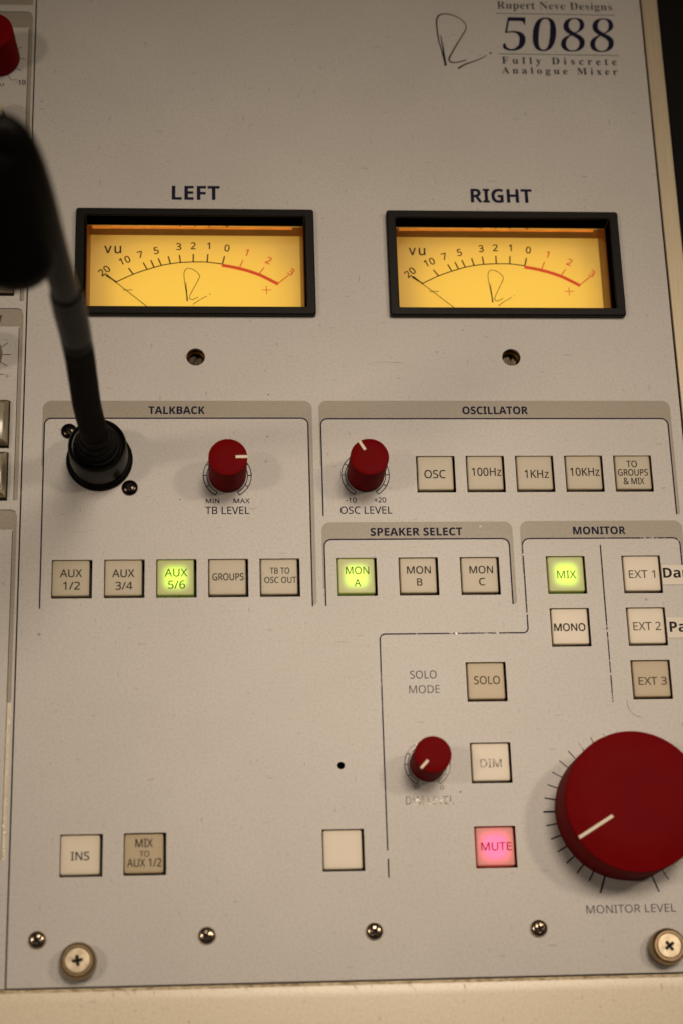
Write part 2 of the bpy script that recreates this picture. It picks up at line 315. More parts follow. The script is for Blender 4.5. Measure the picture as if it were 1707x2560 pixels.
# lettering: letter outlines kept as data, laid out to a given width and cap height
GLYPHS = json.loads(r'''{"R": {"&": "491@187,-7,141,-7,104,5;77,28,49,50,36,83;36,125,36,159,45,187;63,208,82,229,107,248;139,266,125,282,111,299;99,318,87,336,81,358;81,382,81,415,92,441;114,459,136,478,166,487;204,487,240,487,268,478;289,460,310,442,320,416;320,383,320,355,311,331;293,312,275,292,252,274;224,258;354,133,366,147,375,163;382,181,390,199,396,219;401,240;461,240,454,211,445,184;434,160,423,135,409,114;392,95;490,0;410,0;352,56,331,38,307,22;281,11,255,-1,224,-7|188,293,214,308,233,322;245,336,256,350,262,366;262,383,262,400,257,413;246,423,235,433,221,439;202,439,183,439,168,434;156,424,144,414,138,400;138,383,138,367,143,352;151,338,160,324,172,309|189,46,217,46,242,50;263,60,283,69,300,80;314,93;175,229,150,215,132,200;118,185,104,171,97,151;97,127,97,102,106,83;122,68,139,53,161,46", "+": "384@167,75;167,213;34,213;34,261;167,261;167,400;216,400;216,261;349,261;349,213;216,213;216,75", ",": "180@28,-87;47,-3;61,78;124,78;129,71;104,-8;71,-87", "-": "216@27,154;27,206;189,206;189,154", "/": "250@7,0;185,480;243,480;64,0", "0": "384@191,-7,137,-7,97,15;72,59,46,102,33,163;33,240,33,292,38,337;49,373,59,410,76,438;99,458,123,477,153,487;191,487,245,487,285,465;312,422,338,379,351,318;351,240,351,189,346,145;335,108,324,71,307,43;284,23,261,3,230,-7|191,44,227,44,253,60;268,92,284,125,291,174;291,240,291,306,284,355;268,388,253,420,227,437;191,437,155,437,130,420;115,388,100,355,92,306;92,240,92,175,100,125;115,93,130,60,155,44", "1": "384@181,0;181,335;181,381;183,418;164,400;142,381;91,339;60,379;189,480;238,480;238,0", "2": "384@32,0;32,49;158,176;219,240,236,259,248,278;257,296,265,314,269,334;269,355,269,382,261,402;246,415,230,429,210,436;185,436,161,436,141,432;123,424,106,416,88,405;69,390;38,430,56,445,78,459;102,470,127,481,154,486;185,486,229,486,265,475;291,452,317,430,330,398;330,359,330,334,325,310;314,288,304,267,290,245;271,224;207,155;107,56;107,54;349,54;349,0", "3": "384@162,-7,137,-7,113,-5;92,-1,71,3,50,10;30,19;30,75,50,65,72,57;95,51,119,46,141,43;163,43,206,43,237,51;256,68,275,85,284,108;284,138,284,168,272,189;249,202,225,216,192,222;150,222;103,222;103,273;150,273,190,273,220,281;240,298,260,314,271,336;271,363,271,387,263,405;247,417,231,430,210,437;183,437,157,437,135,433;117,425,99,418,80,408;62,396;33,437,50,450,71,462;96,471,122,481,150,486;183,486,233,486,270,475;294,453,319,430,331,402;331,367,331,335,322,309;304,290,286,271,262,259;232,253;232,250,270,245,299,233;318,214,336,194,346,168;346,136,346,109,339,84;326,62,313,40,293,24;266,11,239,-1,204,-7", "4": "384@244,0;244,109;14,109;14,159;240,482;301,482;301,162;371,162;371,109;301,109;301,0|72,162;244,162;244,313;245,372;247,419;244,419;231,392;216,367", "5": "384@167,-7,142,-7,119,-4;97,0,75,4,57,11;42,19;42,75,58,65,78,58;101,52,124,46,146,44;167,44,203,44,231,52;253,69,275,86,285,112;285,147,285,178,276,202;257,219,237,236,207,244;165,244;122,241;83,234;54,253;72,480;312,480;312,426;122,426;111,287;142,291;185,294,234,294,273,282;302,257,331,233,346,198;346,153,346,103,330,64;299,36,267,7,223,-7", "6": "384@200,-7,170,-7,142,1;118,16,93,31,73,55;59,86,44,117,37,157;37,205,37,239,40,273;46,307,52,340,63,370;79,397,95,424,117,446;146,462,174,478,211,486;257,486;288,485;316,480;316,430;288,436;258,438,227,438,201,433;181,422,160,412,144,398;132,380,120,362,111,342;106,318,101,295,97,270;96,244;100,244,110,259,125,273;143,284,161,295,185,300;214,300,255,300,289,288;314,262,340,237,353,201;353,154,353,104,339,65;311,36,284,8,247,-7|199,43,228,43,251,52;268,70,285,88,294,116;294,154,294,185,286,209;271,227,256,245,232,254;201,254,180,254,162,249;146,241,131,232,119,221;110,208,101,194,97,180;97,166,97,147,101,127;108,108,116,89,127,74;142,61,158,49,177,43", "7": "384@91,0;288,426;30,426;30,480;351,480;351,434;156,0", "A": "429@0,0;187,482;242,482;428,0;366,0;308,148;118,148;61,0|138,202;290,202;236,347;230,367;221,396;214,419;203,378;193,347", "B": "436@65,0;65,480;202,480,262,480,307,471;338,453,369,435,384,405;384,361,384,332,376,309;361,290,345,272,322,260;293,255;293,251,313,248,331,242;348,234,364,225,377,213;386,197,396,182,400,161;400,136,400,93,385,59;356,36,326,12,285,0;234,0|126,275;214,275,255,275,284,282;299,295,314,308,322,328;322,354,322,380,312,399;294,411,275,422,246,428;205,428;126,428|126,51;222,51,265,51,294,59;311,76,328,92,336,114;336,141,336,166,327,186;310,202,293,217,262,225;218,225;126,225", "C": "424@261,-7,212,-7,172,3;139,24,106,44,82,72;65,109,49,147,41,190;41,240,41,289,50,331;67,368,85,405,111,434;146,455,180,476,222,486;271,486,322,486,366,477;404,458;379,407;330,425,312,430,292,433;271,433,219,433,179,416;149,381,120,347,105,300;105,240,105,180,119,133;146,98,174,64,215,46;270,46,291,46,311,48;330,52;385,65;385,13,367,6,348,1;329,-2", "D": "490@65,0;65,480;213,480,261,480,303,471;338,453,374,435,401,408;420,374,440,339,449,296;449,244,449,163,427,102;383,61,339,20,278,0;199,0|126,52;191,52,321,52,385,115;385,242,385,306,370,353;338,383,307,413,262,428;204,428;126,428", "E": "373@65,0;65,480;333,480;333,426;126,426;126,277;321,277;321,224;126,224;126,53;333,53;333,0", "F": "348@65,0;65,480;333,480;333,426;126,426;126,257;320,257;320,203;126,203;126,0", "G": "489@271,-7,221,-7,179,3;145,23,111,43,85,72;67,108,50,145,41,189;41,240,41,290,51,333;71,370,90,407,119,435;155,456,192,476,237,486;289,486,316,486,342,484;366,479,390,474,412,467;433,458;410,406,393,413,374,420;352,425,331,430,309,433;286,433,229,433,184,416;152,381,120,347,104,300;104,240,104,202,110,168;123,139,135,109,154,87;181,70,207,54,242,46;285,46;338,49;379,57;379,199;273,199;273,253;439,253;439,18,413,10,387,3;361,-1,334,-5,304,-7", "H": "498@65,0;65,480;126,480;126,277;371,277;371,480;432,480;432,0;371,0;371,224;126,224;126,0", "I": "228@27,0;27,35;83,48;83,431;27,445;27,480;200,480;200,445;144,431;144,48;200,35;200,0", "K": "416@65,0;65,480;126,480;126,243;167,289;208,334;338,480;408,480;218,271;416,0;345,0;175,229;126,186;126,0", "L": "352@65,0;65,480;126,480;126,54;335,54;335,0", "M": "609@65,0;65,480;154,480;302,87;305,87;455,480;544,480;544,0;484,0;484,295;486,364;489,420;486,420;326,0;277,0;119,420;116,420;120,364;121,291;121,0", "N": "510@65,0;65,480;135,480;391,83;394,83;392,115;390,162;389,209;389,480;445,480;445,0;375,0;118,398;116,398;119,340;121,268;121,0", "O": "524@263,-7,213,-7,172,4;139,24,106,45,81,74;65,111,49,148,41,191;41,241,41,290,49,333;65,370,81,407,106,435;139,456,172,477,213,487;263,487,311,487,351,477;384,456,417,436,442,407;458,370,475,333,484,290;484,240,484,191,475,147;458,110,442,74,417,45;384,24,351,4,311,-7|263,46,317,46,357,63;382,98,407,132,420,180;420,240,420,301,407,348;382,382,357,417,317,434;263,434,209,434,169,417;143,382,118,348,105,301;105,240,105,180,118,132;143,98,169,63,208,46", "P": "406@65,0;65,480;192,480,255,480,300,467;329,443,358,418,372,383;372,338,372,312,366,287;354,264,342,241,322,223;294,208,267,194,229,187;181,187;126,187;126,0|126,238;174,238,220,238,254,246;276,261,298,275,310,300;310,336,310,367,300,390;280,405,260,420,229,428;187,428;126,428", "R": "418@65,0;65,480;197,480,257,480,301,468;329,446,358,423,372,389;372,343,372,318,367,296;358,279,349,262,337,249;322,239,307,229,292,221;276,215;408,0;337,0;221,198;126,198;126,0|126,249;197,249,236,249,265,257;283,272,301,288,310,310;310,340,310,372,300,394;281,407,263,421,233,427;194,427;126,427", "S": "369@166,-7,139,-7,114,-5;91,-1,69,3,49,9;34,16;34,74;94,54,118,49,143,46;169,46,204,46,231,53;249,66,268,80,277,99;277,123,277,139,273,152;267,163,260,173,248,183;232,192,216,202,193,211;164,222,123,236,92,255;72,276,51,298,40,327;40,364,40,390,47,411;60,429,73,448,91,462;114,471,137,481,163,486;193,486,220,486,244,484;266,479,288,474,308,467;326,459;307,408;253,426,233,431,213,433;192,433,162,433,139,427;124,414,109,401,101,384;101,363,101,347,105,334;111,323,118,312,129,303;144,294,160,286,180,276;206,267,234,256,258,245;278,233,297,222,312,207;322,191,332,174,337,153;337,128,337,86,322,53;291,29,260,5,218,-7", "T": "373@156,0;156,426;7,426;7,480;366,480;366,426;217,426;217,0", "U": "491@243,-7,184,-7,138,10;107,42,76,74,60,117;60,171;60,480;121,480;121,169,121,130,131,99;152,78,173,56,204,46;246,46,290,46,321,57;341,80,360,103,370,133;370,169;370,480;430,480;430,169,430,136,423,106;410,80,396,53,376,32;348,16,321,1,286,-7", "V": "403@171,0;0,480;63,480;171,172;189,117;201,67;214,117;232,173;339,480;403,480;232,0", "W": "624@135,0;8,480;71,480;146,187;160,127;169,73;179,130;194,190;279,480;341,480;429,188;445,127;455,73;465,127;479,187;553,480;616,480;488,0;427,0;334,314;323,353;314,388;310,409;303,372;287,312;196,0", "X": "393@3,0;162,250;13,480;80,480;197,291;316,480;379,480;231,251;391,0;322,0;195,208;66,0", "u": "415@184,-7,141,-7,108,4;86,25,64,45,53,79;53,124;53,360;113,360;113,128,113,71,139,42;193,42,233,42,260,54;276,76,291,98,299,131;299,173;299,360;358,360;358,0;310,0;301,48;298,48,287,29,270,15;250,6,229,-2,207,-7", "v": "341@136,0;0,360;63,360;140,148;151,115;162,80;169,52;171,52;179,81;190,116;201,148;278,360;341,360;204,0", "z": "316@26,0;26,39;220,314;38,314;38,360;285,360;285,316;94,46;289,46;289,0", " ": "260@"}, "B": {"-": "216@27,154;27,206;189,206;189,154", "0": "384@191,-7,134,-7,91,15;64,59,38,102,24,163;24,240,24,292,30,336;40,373,51,409,69,438;93,457,118,477,151,487;191,487,249,487,291,465;318,422,346,378,359,318;359,240,359,188,354,144;343,107,332,71,314,43;290,23,265,3,233,-7|191,75,216,75,234,89;244,116,254,143,259,185;259,240,259,294,254,336;244,363,234,391,216,405;191,405,166,405,148,391;139,363,130,336,125,294;125,240,125,185,130,144;139,117,148,89,166,75", "1": "384@176,0;176,277;177,323;179,373;164,358;144,340;89,296;40,357;194,480;277,480;277,0", "A": "463@0,0;169,482;293,482;463,0;354,0;319,114;144,114;109,0|170,199;295,199;259,311;251,340;240,375;232,407;223,374;212,336;204,311", "B": "451@60,0;60,480;210,480,274,480,322,471;355,453,387,435,404,403;404,358,404,331,397,308;384,289,372,270,353,259;330,255;330,251,346,248,360,242;373,234,386,226,397,215;404,199,412,184,416,164;416,139,416,96,400,62;369,37,337,12,294,0;240,0|162,289;221,289,251,289,271,294;282,304,294,313,300,327;300,345,300,363,293,376;279,384,266,392,245,396;216,396;162,396|162,84;228,84,259,84,280,90;292,102,304,114,310,129;310,149,310,167,304,181;292,192,279,203,257,209;225,209;162,209", "C": "428@255,-7,205,-7,165,3;133,24,101,44,77,73;62,110,47,147,39,190;39,239,39,287,48,330;65,367,83,405,108,434;141,455,175,476,216,486;264,486,288,486,312,483;335,477,359,471,382,463;404,453;371,370;317,392,299,398,281,402;264,402,225,402,195,387;175,358,154,329,144,289;144,238,144,187,153,148;172,120,191,92,222,78;264,78,284,78,303,80;323,85;386,103;386,18,365,10,344,3;324,-1,303,-5,280,-7", "D": "497@60,0;60,480;211,480,261,480,305,471;342,453,378,435,407,408;427,374,448,339,458,296;458,244,458,163,435,102;389,61,343,20,279,0;196,0|162,84;206,84,304,84,353,137;353,242,353,295,341,334;318,359,294,384,261,396;216,396;162,396", "E": "376@60,0;60,480;336,480;336,396;162,396;162,291;324,291;324,208;162,208;162,84;336,84;336,0", "F": "369@60,0;60,480;335,480;335,396;161,396;161,273;323,273;323,189;161,189;161,0", "G": "486@262,-7,190,-7,135,14;97,56,58,99,39,160;39,240,39,291,49,334;68,371,88,407,116,436;153,456,190,476,236,486;289,486,315,486,340,484;365,478,389,473,412,466;432,457;398,375,383,383,367,389;348,394,329,399,309,402;289,402,259,402,234,395;212,381,190,368,173,349;162,325,150,300,144,272;144,238,144,207,148,179;156,155,165,131,178,112;197,98,215,85,239,78;269,78;305,80;333,85;333,185;242,185;242,269;433,269;433,21,407,12,381,6;354,1,327,-4,296,-7", "H": "514@60,0;60,480;162,480;162,291;352,291;352,480;453,480;453,0;352,0;352,207;162,207;162,0", "I": "261@21,0;21,58;80,85;80,395;21,422;21,480;240,480;240,422;181,395;181,85;240,58;240,0", "K": "446@60,0;60,480;162,480;162,260;181,288;202,316;332,480;445,480;277,267;446,0;330,0;205,202;162,171;162,0", "L": "379@60,0;60,480;162,480;162,84;357,84;357,0", "M": "633@60,0;60,480;199,480;312,113;314,113;435,480;573,480;573,0;478,0;478,227;479,279;481,335;483,375;480,375;357,0;263,0;148,376;145,376;148,336;150,278;151,223;151,0", "N": "546@60,0;60,480;189,480;397,120;399,120;396,187;394,253;394,480;486,480;486,0;357,0;148,363;145,363;149,294;151,226;151,0", "O": "534@267,-7,215,-7,172,4;139,24,105,45,80,74;63,111,47,148,39,191;39,241,39,291,47,334;63,371,80,407,105,436;139,456,172,477,216,487;268,487,320,487,363,477;396,456,430,436,455,407;471,370,487,333,496,290;496,240,496,191,487,147;471,110,455,74,430,45;396,24,363,4,320,-7|267,79,311,79,342,93;361,122,379,151,389,190;389,240,389,291,379,331;361,359,342,388,311,402;268,402,225,402,194,388;175,359,155,331,146,291;146,240,146,190,155,151;175,122,194,93,225,79", "P": "422@60,0;60,480;214,480,275,480,320,466;349,440,377,413,392,376;392,330,392,302,386,276;374,252,362,227,343,208;316,193,289,178,252,171;206,171;162,171;162,0|162,254;195,254,224,254,247,260;264,271,280,282,289,301;289,326,289,373,262,396;208,396;162,396", "R": "443@60,0;60,480;200,480,266,480,314,468;345,444,376,420,392,384;392,336,392,314,387,295;379,278,371,262,360,248;346,237,333,225,318,216;302,209;443,0;330,0;216,184;162,184;162,0|162,267;195,267,228,267,252,272;267,283,282,295,289,311;289,333,289,356,281,372;266,382,250,391,226,396;193,396;162,396", "S": "370@167,-7,116,-7,71,3;31,22;31,117;102,90,126,81,150,77;175,77,200,77,217,82;228,92,239,101,244,113;244,128,244,146,235,161;217,172;150,207;114,225;77,253,65,264,55,278;48,293,40,309,36,328;36,350,36,393,51,426;80,450,109,474,149,486;199,486,224,486,248,483;270,478;341,453;308,373;249,394,232,399,214,402;195,402,176,402,161,397;151,388,141,379,136,368;136,353,136,336,143,323;158,313,174,303,196,290;226,277,251,266,272,254;289,241,306,228,320,213;329,196,338,179,343,158;343,133,343,90,328,57;297,31,267,6,223,-7", "T": "389@144,0;144,395;13,395;13,480;375,480;375,395;245,395;245,0", "a": "406@142,-7,109,-7,82,3;60,22,39,41,28,70;28,109,28,148,42,177;69,196,96,214,137,225;192,226;256,228;256,244,256,264,251,278;241,287,231,296,217,300;199,300,181,300,163,298;146,292;95,273;62,341,82,351,104,360;128,365,152,371,177,374;203,374,252,374,290,363;316,342,342,321,355,288;355,244;355,0;285,0;266,50;263,50,248,30,231,16;214,7,196,-2,172,-7|179,66,201,66,219,73;234,86,248,98,256,116;256,140;256,170;217,169,185,168,162,162;150,151,137,140,131,126;131,109,131,94,135,83;144,76,153,70,165,66", "r": "305@52,0;52,367;128,367;143,305;148,305,158,324,173,340;192,353,211,367,233,373;257,373;275,373;291,371;283,277;270,279;254,280,237,280,221,277;205,271,189,265,177,255;167,242,157,228,152,210;152,187;152,0", " ": "260@"}, "S": {"0": "375@188,-7,147,-7,115,4;91,24,66,45,49,74;39,111,28,148,23,191;23,241,23,291,28,334;39,371,49,407,66,436;91,456,115,476,148,486;189,486,228,486,259,476;283,456,307,436,325,407;336,370,347,333,353,290;353,240,353,191,347,147;336,110,325,74,307,45;283,24,259,4,227,-7|188,37,213,37,229,55;237,91,245,126,248,176;248,240,248,304,245,354;237,390,229,425,213,443;189,443,164,443,147,425;139,390,131,354,127,304;127,240,127,176,131,126;139,91,147,55,163,37", "5": "375@165,-7,131,-7,104,-3;84,5,64,13,49,23;40,35,31,48,27,61;27,75,27,90,32,102;42,109,51,117,64,121;81,121,81,108,83,96;88,83,92,71,100,60;111,52,122,44,136,40;154,40,169,40,183,44;195,50,208,57,218,68;226,83,233,99,237,120;237,148,237,181,229,206;213,223,197,239,175,247;146,247;103,243;71,235;40,247;62,480;316,480;319,357;281,357;275,380,274,388,271,394;267,399,263,403,255,406;244,406;105,406;94,281;126,288;168,291,220,291,261,279;293,256,324,232,340,196;340,148,340,119,335,94;324,75,314,55,300,39;282,27,265,15,246,7;226,1,205,-4,185,-7", "8": "375@183,-7,146,-7,116,-1;91,11,67,22,49,38;38,57,26,77,20,99;20,122,20,151,29,175;47,193,65,211,89,228;119,242,92,258,71,276;57,296,43,315,36,338;36,364,36,385,41,405;50,423,60,442,77,457;99,469,122,480,153,486;191,486,239,486,275,475;299,453,322,431,334,403;334,369,334,342,326,321;310,305,294,289,272,274;244,260,284,241,313,221;330,199,347,178,355,154;355,127,355,85,340,52;310,29,280,5,238,-7|203,283,219,292,231,304;239,317,246,330,250,348;250,370,250,383,247,395;243,407,238,419,231,428;222,436,213,443,201,447;187,447,169,447,155,440;145,426,135,411,130,394;130,372,130,349,137,331;149,318,162,305,180,293|187,32,210,32,228,39;241,55,255,71,262,91;262,116,262,137,254,156;239,170,223,185,198,200;164,216,149,206,136,193;126,178,116,163,111,143;111,120,111,94,118,72;132,56,146,40,164,32", "A": "436@-9,0;-9,18,4,18,15,22;24,30,32,38,41,53;49,75;206,466;224,465;384,87,394,62,403,45;411,34,419,24,429,18;443,18;443,0;229,0;229,18,265,18,283,27;283,46,283,52,280,64;273,81;253,132;103,132;79,71;76,59;75,48,75,28,91,18;124,18;128,18;128,0|113,161;242,161;177,319", "D": "496@20,0;20,17,41,18,55,22;63,30,70,37,74,52;74,75;74,374,74,400,70,418;61,426,52,434,37,439;15,439;15,455;222,455,302,455,363,436;405,396,447,357,468,301;468,228,468,76,388,0;228,0|222,24,266,24,299,41;319,75,340,109,351,160;351,229,351,365,308,433;223,433,206,433,195,430;190,423,185,417,182,404;182,385;182,72,182,53,185,40;190,34,195,27,206,24", "F": "404@15,0;15,17,39,19,54,25;62,34,71,43,75,59;75,84;75,375,75,399,70,415;61,423,53,431,37,436;14,439;14,455;394,455;394,320;377,320,373,347,366,369;355,385,345,402,330,413;310,420,290,428,263,431;230,431;200,429,193,428,188,426;186,421,183,417,182,409;182,398;182,247;190,247,220,247,242,255;256,270,270,286,280,311;284,347;302,347;302,118;285,118,280,158,271,185;257,200,242,216,220,224;189,224;182,224;182,81,182,64,184,52;188,43,192,33,199,27;210,24,220,20,236,18;257,17;257,0", "M": "634@14,0;14,17,36,18,52,23;61,32,71,40,75,56;75,79;75,382,75,397,74,408;71,416,67,423,61,429;53,432,44,436,31,438;15,439;15,455;185,455;317,142;449,455;617,455;617,439,596,437,581,432;573,423,564,415,560,400;560,378;560,85,560,66,562,52;565,43,568,33,574,27;582,23;617,17;617,0;396,0;396,17,412,19,424,21;433,25,441,28,447,35;450,44,453,53,455,66;455,83;455,399;288,0;270,0;105,389;105,80,105,54,110,38;120,30,129,21,146,17;169,17;169,0", "N": "494@403,-11;107,350;107,79,107,55,111,39;119,31,126,23,142,18;167,17;167,0;18,0;18,17;54,23,62,27,68,33;71,41,74,50,76,62;76,79;76,388;36,433;18,439;18,455;156,455;391,169;391,377,391,394,389,406;386,414,383,422,377,428;369,431,360,435,348,437;331,439;331,455;480,455;480,439,456,438,441,433;433,425,426,416,422,400;422,377;422,-11", "R": "473@15,0;15,17,39,18,54,23;62,32,71,40,75,56;75,81;75,379,75,400,70,415;62,424,54,432,39,437;16,439;16,455;217,455,284,455,334,445;367,426,400,406,417,376;417,334,417,279,383,242;315,224;432,50;452,26,458,20,467,17;478,17;480,17;480,0;338,0;201,212;182,212;182,81,182,56,186,40;194,32,202,23,218,18;242,17;242,0|182,234;203,234,238,234,264,242;280,258,296,275,304,300;304,336,304,399,277,431;224,431,206,431,195,428;190,422,185,417,182,404;182,385", "a": "344@255,-10,221,-10,203,5;200,35,170,6,135,-9;95,-9,72,-9,54,-2;40,11,27,25,20,42;20,63,20,93,35,117;63,136,92,155,137,173;199,190;199,241,199,260,195,274;187,282,179,291,166,296;148,296,119,296,104,288;104,274;113,257,120,248,123,239;123,231,123,219,119,209;110,202,101,194,90,191;77,191,63,191,52,195;45,203,37,211,33,223;33,236,33,252,38,266;49,278,60,291,75,300;95,308,114,315,136,318;162,318,210,318,244,310;263,292,283,275,293,247;293,210;293,62;295,40,296,36,299,34;304,34,309,34,314,37;320,42;329,28,307,2,282,-10|151,34,157,34,165,36;174,41,183,46,191,53;199,63;199,169,145,157,118,128;118,84,118,50,129,34", "c": "293@156,-10,130,-10,107,-3;87,11,66,25,50,44;38,68,26,92,19,119;19,150,19,182,26,211;40,237,54,262,72,282;96,297,119,312,146,319;175,319,207,319,232,312;250,298,268,284,277,267;277,245,277,233,274,223;266,215,259,208,249,204;236,204,210,204,196,220;196,251;197,261;197,271,197,288,188,297;169,297,131,297,112,260;112,187,112,139,120,102;137,76,154,51,176,38;204,38,228,38,250,49;271,72;285,60,251,13,208,-10", "e": "301@154,-10,128,-10,105,-3;85,10,64,24,49,43;37,69,25,94,19,123;19,157,19,188,26,216;38,240,50,265,66,284;87,298,108,311,131,318;157,318,196,318,226,306;249,280,271,255,283,219;283,173;283,166;117,166,118,84,145,42;199,42,226,42,249,57;270,86;285,73,252,17,208,-10|116,192;201,192;201,215,201,243,199,264;193,277,187,290,177,297;161,297,131,297,116,266;116,203", "g": "327@146,-140,102,-140,70,-134;48,-122,25,-109,14,-93;14,-75,14,-53,32,-36;69,-26,39,-11,24,7;24,30,24,47,30,61;42,74,55,86,75,99;102,110,49,130,22,164;22,212,22,233,28,252;40,268,51,284,67,296;88,305,108,314,131,318;157,318,184,318,209,314;233,304;317,304;317,268;268,268,284,249,291,227;291,203,291,184,286,166;276,151,266,136,252,124;234,116,216,107,195,103;172,103;157,103;142,104,130,104,120,101;112,94,105,88,101,80;101,71,101,56,114,49;141,49;175,49,211,49,239,46;259,40,279,34,294,25;303,13,311,0,316,-16;316,-37,316,-69,301,-94;272,-113,243,-131,201,-140|157,124,173,124,184,131;190,146,196,160,199,182;199,211,199,240,196,262;190,276,184,290,173,297;157,297,141,297,130,290;124,276,117,262,114,240;114,211,114,182,117,160;124,146,130,131,141,124|161,-116,229,-116,263,-99;263,-66,263,-54,259,-46;249,-41,240,-37,225,-34;205,-34;97,-34,81,-45,73,-57;73,-73,73,-84,80,-95;95,-103,109,-112,131,-116", "i": "198@101,362,86,362,74,367;65,376,55,386,50,398;50,412,50,427,55,439;65,449,74,458,86,463;101,463,115,463,127,458;137,449,146,439,151,427;151,412,151,398,146,386;136,376,126,367,115,362|18,0;18,16,32,17,41,20;45,26,50,31,52,41;52,56;52,252,52,268,50,279;47,285,43,290,34,293;20,293;21,310;148,310;148,56,148,42,150,32;154,26,158,20,167,17;180,16;180,0", "l": "199@18,0;18,16,32,17,41,20;45,26,50,31,52,41;52,56;52,398,52,412,51,423;47,429,43,435,34,439;20,439;20,455;148,455;148,56,148,42,150,32;154,26,158,20,167,17;180,16;180,0", "n": "381@18,0;18,16,31,17,40,20;45,26,50,31,52,41;52,56;52,253,52,267,50,277;46,284,41,290,32,294;19,294;19,310;148,310;148,267,172,301,204,318;243,318,301,318,330,283;330,212;330,56,330,42,333,32;337,26,342,20,350,17;363,16;363,0;202,0;202,16;207,16,226,16,235,29;235,56;235,217,235,235,233,249;229,258,225,267,216,271;203,271,182,271,163,259;148,235;148,56,148,42,150,32;154,26,158,20,167,17;180,16;180,0", "o": "336@169,-10,139,-10,113,-3;90,11,68,26,50,45;38,70,25,95,19,123;19,154,19,186,25,214;38,239,50,264,68,283;90,297,113,311,139,318;168,318,197,318,223,311;245,298,268,284,285,264;298,240,311,215,317,186;317,154,317,122,311,93;298,69,285,44,268,25;245,11,223,-3,198,-10|169,11,187,11,201,21;209,39,213,48,216,62;217,81;220,154,220,213,216,252;208,271,199,289,186,299;169,299,149,299,136,289;128,271,121,251,117,213;117,154;120,82,121,62,124,48;128,39,136,21,150,11", "p": "371@17,-139;17,-124,28,-123,35,-121;40,-117,45,-113,49,-108;50,-101;52,-64;52,243,52,264,50,277;46,283,42,289,33,293;19,295;19,310;143,310;143,263,163,300,192,319;230,319,254,319,275,312;293,298,311,284,325,265;335,241,345,217,350,190;350,160,350,127,345,98;334,72,324,46,310,26;291,12,273,-3,251,-10;227,-10,194,-10,168,4;148,32;148,-58,148,-76,149,-89;152,-99,154,-108,160,-114;167,-118;197,-123;197,-139|195,28,216,28,231,39;239,59,248,81,253,112;253,154,253,195,249,226;241,248,234,268,220,278;199,278,178,278,161,264;148,235;148,69,158,42,174,28", "r": "287@18,0;18,16,32,17,41,20;45,26,50,31,52,41;52,56;52,252,52,269,50,280;46,285,42,290,34,293;20,293;21,310;146,310;146,252,157,273,171,290;187,301,203,313,218,318;233,318,252,318,266,314;275,304,285,294,289,282;289,266,289,253,286,242;278,234,270,226,260,222;248,222,236,222,228,225;222,231;207,250,202,257,196,260;189,260,179,260,170,254;162,241,153,229,149,213;149,192;149,56,149,41,152,30;159,25,165,20,178,17;197,16;197,0", "s": "288@151,-10,133,-10,112,-5;87,6;73,9,62,9,55,3;51,-9;36,-9;36,105;53,105,59,77,71,55;87,39,103,23,121,15;140,15,157,15,170,19;179,27,188,34,192,45;192,58,192,77,180,93;156,105;107,130,84,141,66,154;54,169,43,184,37,201;37,220,37,248,46,272;65,291,83,310,109,319;141,319;166,316;199,308;206,306;213,305,221,305,226,310;230,319;244,319;244,222;228,222,221,246,211,264;196,277,182,290,167,296;149,296,135,296,124,293;116,286,109,279,105,270;105,259,105,248,108,240;115,232,122,225,133,218;146,212;191,189,214,178,231,166;241,151,252,137,257,118;257,95,257,62,247,37;228,18,209,-1,183,-10", "t": "228@124,-9,97,-9,77,-3;66,10,54,24,48,44;48,71;48,279;20,279;20,300;88,369,106,390,120,408;129,424;144,424;144,310;208,310;208,279;144,279;144,82,144,68,146,58;149,51,153,44,159,40;168,40,184,40,196,52;206,75;222,66,202,16,169,-9", "u": "375@131,-10,100,-10,78,-1;65,17,52,35,46,62;46,97;46,248,46,263,44,275;39,282,35,290,26,294;11,294;11,310;142,310;142,74,142,62,145,53;151,46,157,39,165,36;177,36,197,36,214,46;228,66;228,248,228,265,226,277;221,283,216,290,206,294;189,294;189,310;324,310;324,70,324,55,326,44;331,39,336,34,346,30;360,30;360,13,323,13,279,5;228,-10;228,40,217,25,203,12;186,3,169,-6,151,-10", "v": "306@142,-10;38,248;22,281,17,289,9,293;-3,293;-3,310;164,310;164,294;156,294,138,294,129,288;129,276;130,268;185,122;236,253;241,272,241,287,229,294;203,294;203,310;305,310;305,295,292,292,283,287;278,279;260,243;160,-10", "x": "319@5,0;5,15,25,20,44,34;62,56;123,136;43,263,31,282,18,292;4,293;4,310;169,310;169,294,150,294,140,289;140,280;149,260;183,206;224,257,231,265,234,272;234,279,234,285,232,288;227,290;201,294;201,310;311,310;311,296,292,292,273,278;254,254;198,184;291,36;303,21;319,15;319,0;155,0;155,16;178,19,183,22,185,25;185,30,185,37,181,47;173,59;138,114;97,61,89,50,85,41;85,34,85,21,94,15;114,15;118,15;118,0", "y": "300@52,-140,35,-140,21,-135;10,-125,-1,-115,-7,-101;-7,-84,-7,-72,-3,-62;5,-53,12,-44,23,-40;36,-40,47,-40,57,-43;64,-49,71,-56,75,-65;75,-76;74,-81;74,-87,74,-95,78,-99;86,-99,94,-99,103,-90;114,-74;129,-44;140,-5;36,251;25,275;15,287,11,291,5,293;-3,293;-5,293;-5,310;162,310;162,293,149,293,141,292;136,289,131,287,128,282;128,275;130,267;133,257;185,119;230,241;236,260;238,274,238,282,235,287;229,289,224,292,215,293;203,293;203,310;300,310;300,293,290,293,283,289;277,281;259,242;162,-24,151,-55,140,-79;129,-96,119,-112,107,-124;95,-131,83,-137,69,-140", " ": "250@"}}''')
CAP = {'R': 0.476, 'B': 0.476, 'S': 0.44}
